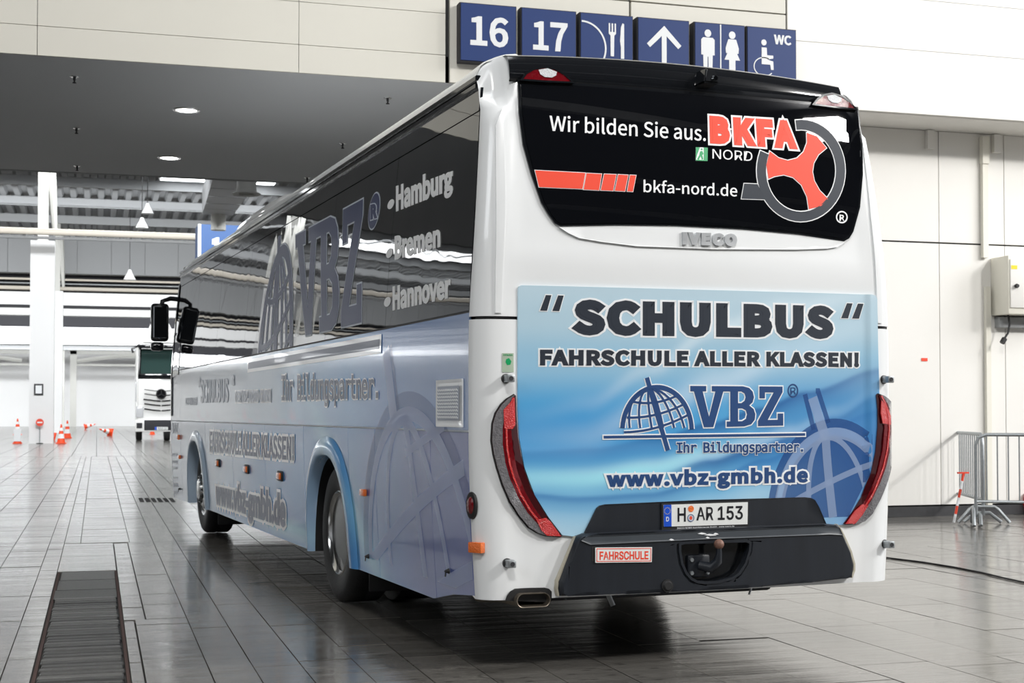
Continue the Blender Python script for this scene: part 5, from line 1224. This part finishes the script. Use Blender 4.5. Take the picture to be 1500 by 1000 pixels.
# lower lip, underrun
bm = bmesh.new(); tube(bm, [(.5, .12, .385), (2.3, .12, .392)], .018, 8); finish('lower_lip', bm, 'dark', bus)
bm = bmesh.new(); p_ = RB(1108, 858); tube(bm, [(p_[0], .05, p_[1]+.02), (p_[0]-.02, .06, p_[1]-.05)], .006, 6); p_ = RB(900, 875); tube(bm, [(p_[0]-.01, .1, p_[1]+.03), (p_[0]+.02, .08, p_[1]-.05)], .014, 8); finish('drain_tube', bm, 'steel', bus)
bxo('underrun_beam', 'bump', bus, .55, 1.5, .16, .26, .355, .40)
# exhaust
ROFF = .008
plate('exhaust_cutout', [RL([(740, 879.5), (743, 872), (748, 865.5), (754, 862), (775, 860.8), (798, 860.4), (804, 862), (808, 866), (808, 875), (806, 882)])], rear, .004, .006, 'rubber', bus, grid=.05)
c_ = RB(780, 879, .03); cxe, cze = c_[0], c_[1]+.002
def stad(w_, h_, n=10): 
    r_ = h_/2; o_ = []
    for k in range(n+1): a_ = -pi/2+pi*k/n; o_.append((w_/2-r_+r_*cos(a_), r_*sin(a_)))
    for k in range(n+1): a_ = pi/2+pi*k/n; o_.append((-w_/2+r_+r_*cos(a_), r_*sin(a_)))
    return o_
bm = bmesh.new(); rows = []
for (w_, h_, y_) in ((.168, .056, .50), (.17, .058, .05), (.176, .064, .0), (.184, .070, -.002), (.186, .072, .006), (.186, .072, .25), (.25, .12, .45)):
    rows.append([Vector((cxe+a_+(y_*(-.12)), y_-.005, cze+b_)) for a_, b_ in stad(w_, h_)+stad(w_, h_)[:1]])
gridmesh(bm, rows); finish('exhaust_pipe', bm, mat('sooty_steel', '7d7468', .4, metal=.8, noise=.4, nscale=30), bus, 50)
bm = bmesh.new(); rg = [bm.verts.new((cxe+a_-.01, .12, cze+b_)) for a_, b_ in stad(.172, .06)]; bm.faces.new(rg); finish('exhaust_inside', bm, 'dark', bus)
# parking sensors on stalks
def sensor(px, py, offx=0):
    x_, z_ = RB(px, py, .06); t = bpy.data.objects.new('parking_sensor', None); C.objects.link(t); t.parent = bus; x_ = min(max(x_, .1), W-.03); t.location = (x_, yR(x_, z_), z_)
    bm = bmesh.new(); lathe(bm, [(.026, .02), (.024, -.012), (.016, -.016)], 18, 'y', (-.004, 0, 0)); finish('grommet', bm, 'rubber', t)
    bm = bmesh.new(); bbox(bm, -.020, .020, -.07, .0, -.019, .019, b=.004, seg=2); finish('housing', bm, 'steel', t)
    bm = bmesh.new(); lathe(bm, [(0, -.072), (.011, -.073), (.012, -.069)], 16, 'y', (0, 0, 0)); finish('sensor_eye', bm, 'fardark', t)
for p in ((748, 554), (750, 826), (1304, 555.5), (1305, 797.5)): sensor(*p)
# corner lights and sticker
for (px, py, w_, h_) in ((692, 739, .018, .11),):
    pass
y_, z_ = SB(692, 740); y_ = .10; x_ = .035
def corner(px, py, m, w_, h_, round_=False):
    # sits on the rounded corner between side and tail
    best = None
    for k in range(60):
        x = .001+.18*k/60
        for z in [0]:
            pass
    d = brot(ray(px, py)); bestt = None
    for k in range(400):
        x = xs(.9)+.0005+.16*k/400
        # find point on corner curve whose projection has this px
        for_z = BCAM.z
        y = yR(x, .8); t = (Vector((x, y, 0))-Vector((BCAM.x, BCAM.y, 0))); cr = abs(t.x*d.y-t.y*d.x)/max(1e-6, t.length)
        if bestt is None or cr < bestt[0]: bestt = (cr, x, y, BCAM.z+d.z*(t.length/sqrt(d.x**2+d.y**2)))
    _, x, y, z = bestt; x = x-xs(.8)+xs(z); e = .004
    n = Vector((-(yR(x+e, z)-yR(x-e, z))/(2*e), 1, 0)); n.normalize(); n = -Vector((n.x*-1*-1, n.y, 0))
    tang = Vector((1, (yR(x+e, z)-yR(x-e, z))/(2*e), 0)).normalized(); nn = Vector((tang.y, -tang.x, 0))
    t = bpy.data.objects.new('corner_marker_light', None); C.objects.link(t); t.parent = bus; t.location = (x, yR(x, z), z); t.rotation_euler = (0, 0, atan2(tang.y, tang.x))
    bm = bmesh.new()
    if round_:
        lathe(bm, [(0, -.022), (.6, -.018), (1, 0)], 24, 'y'); bmesh.ops.scale(bm, vec=(w_/2, 1, h_/2), verts=bm.verts); finish('lens', bm, m, t)
        bm = bmesh.new(); lathe(bm, [(1.0, -.010), (1.18, -.008), (1.25, .004)], 24, 'y'); bmesh.ops.scale(bm, vec=(w_/2, 1, h_/2), verts=bm.verts); finish('holder', bm, 'rubber', t)
    else: bbox(bm, -w_/2, w_/2, -.028, .01, -h_/2, h_/2, b=.006, seg=2); finish('lens', bm, m, t)
corner(692, 740, 'red', .075, .115, True)
corner(697.5, 801.5, 'orange', .085, .055)
o = plate('inspection_sticker', [rp((736, 517), (753, 517), (753, 545), (736, 545))], rear, .002, .001, 'sticker', bus, grid=.03)
polys('sticker_rosette', [[rp((742, 526), (746, 524), (749.5, 529), (748, 534), (743.5, 534.5), (741, 530))]], rear, .0035, .0005, ['green'], o); letters('sticker_lettering', 'DEKRA', 'inter', rp((738, 521), (751.5, 521), (751.5, 518.3), (738, 518.3)), rear, .0035, .0005, [('green', 0)], o, bold=.02)

# ================================================================== hall behind the camera (seen in reflections)
struct(bxo('ceiling_near', 'darkroof', None, -60, 45, -48, 15.3, 14.6, 14.9)); struct(bxo('wall_behind', 'darkroof', None, -60, 45, -48.5, -48, 4.5, 14.6)); struct(bxo('wall_behind', 'fargrey', None, -60, 45, -48.5, -48, 0, 4.5))
for k in range(7): struct(bxo('ceiling_beam', 'fargrey', None, -60, 45, -44+8.5*k, -43.8+8.5*k, 14.1, 14.55))
for u_, v_ in ((4, -16), (9, -22), (-4, -28), (14, -30), (2, -38), (-12, -20)):
    struct(bxo('window_roof', 'sky', None, u_, u_+1.0, v_, v_+1.0, 14.5, 14.55))
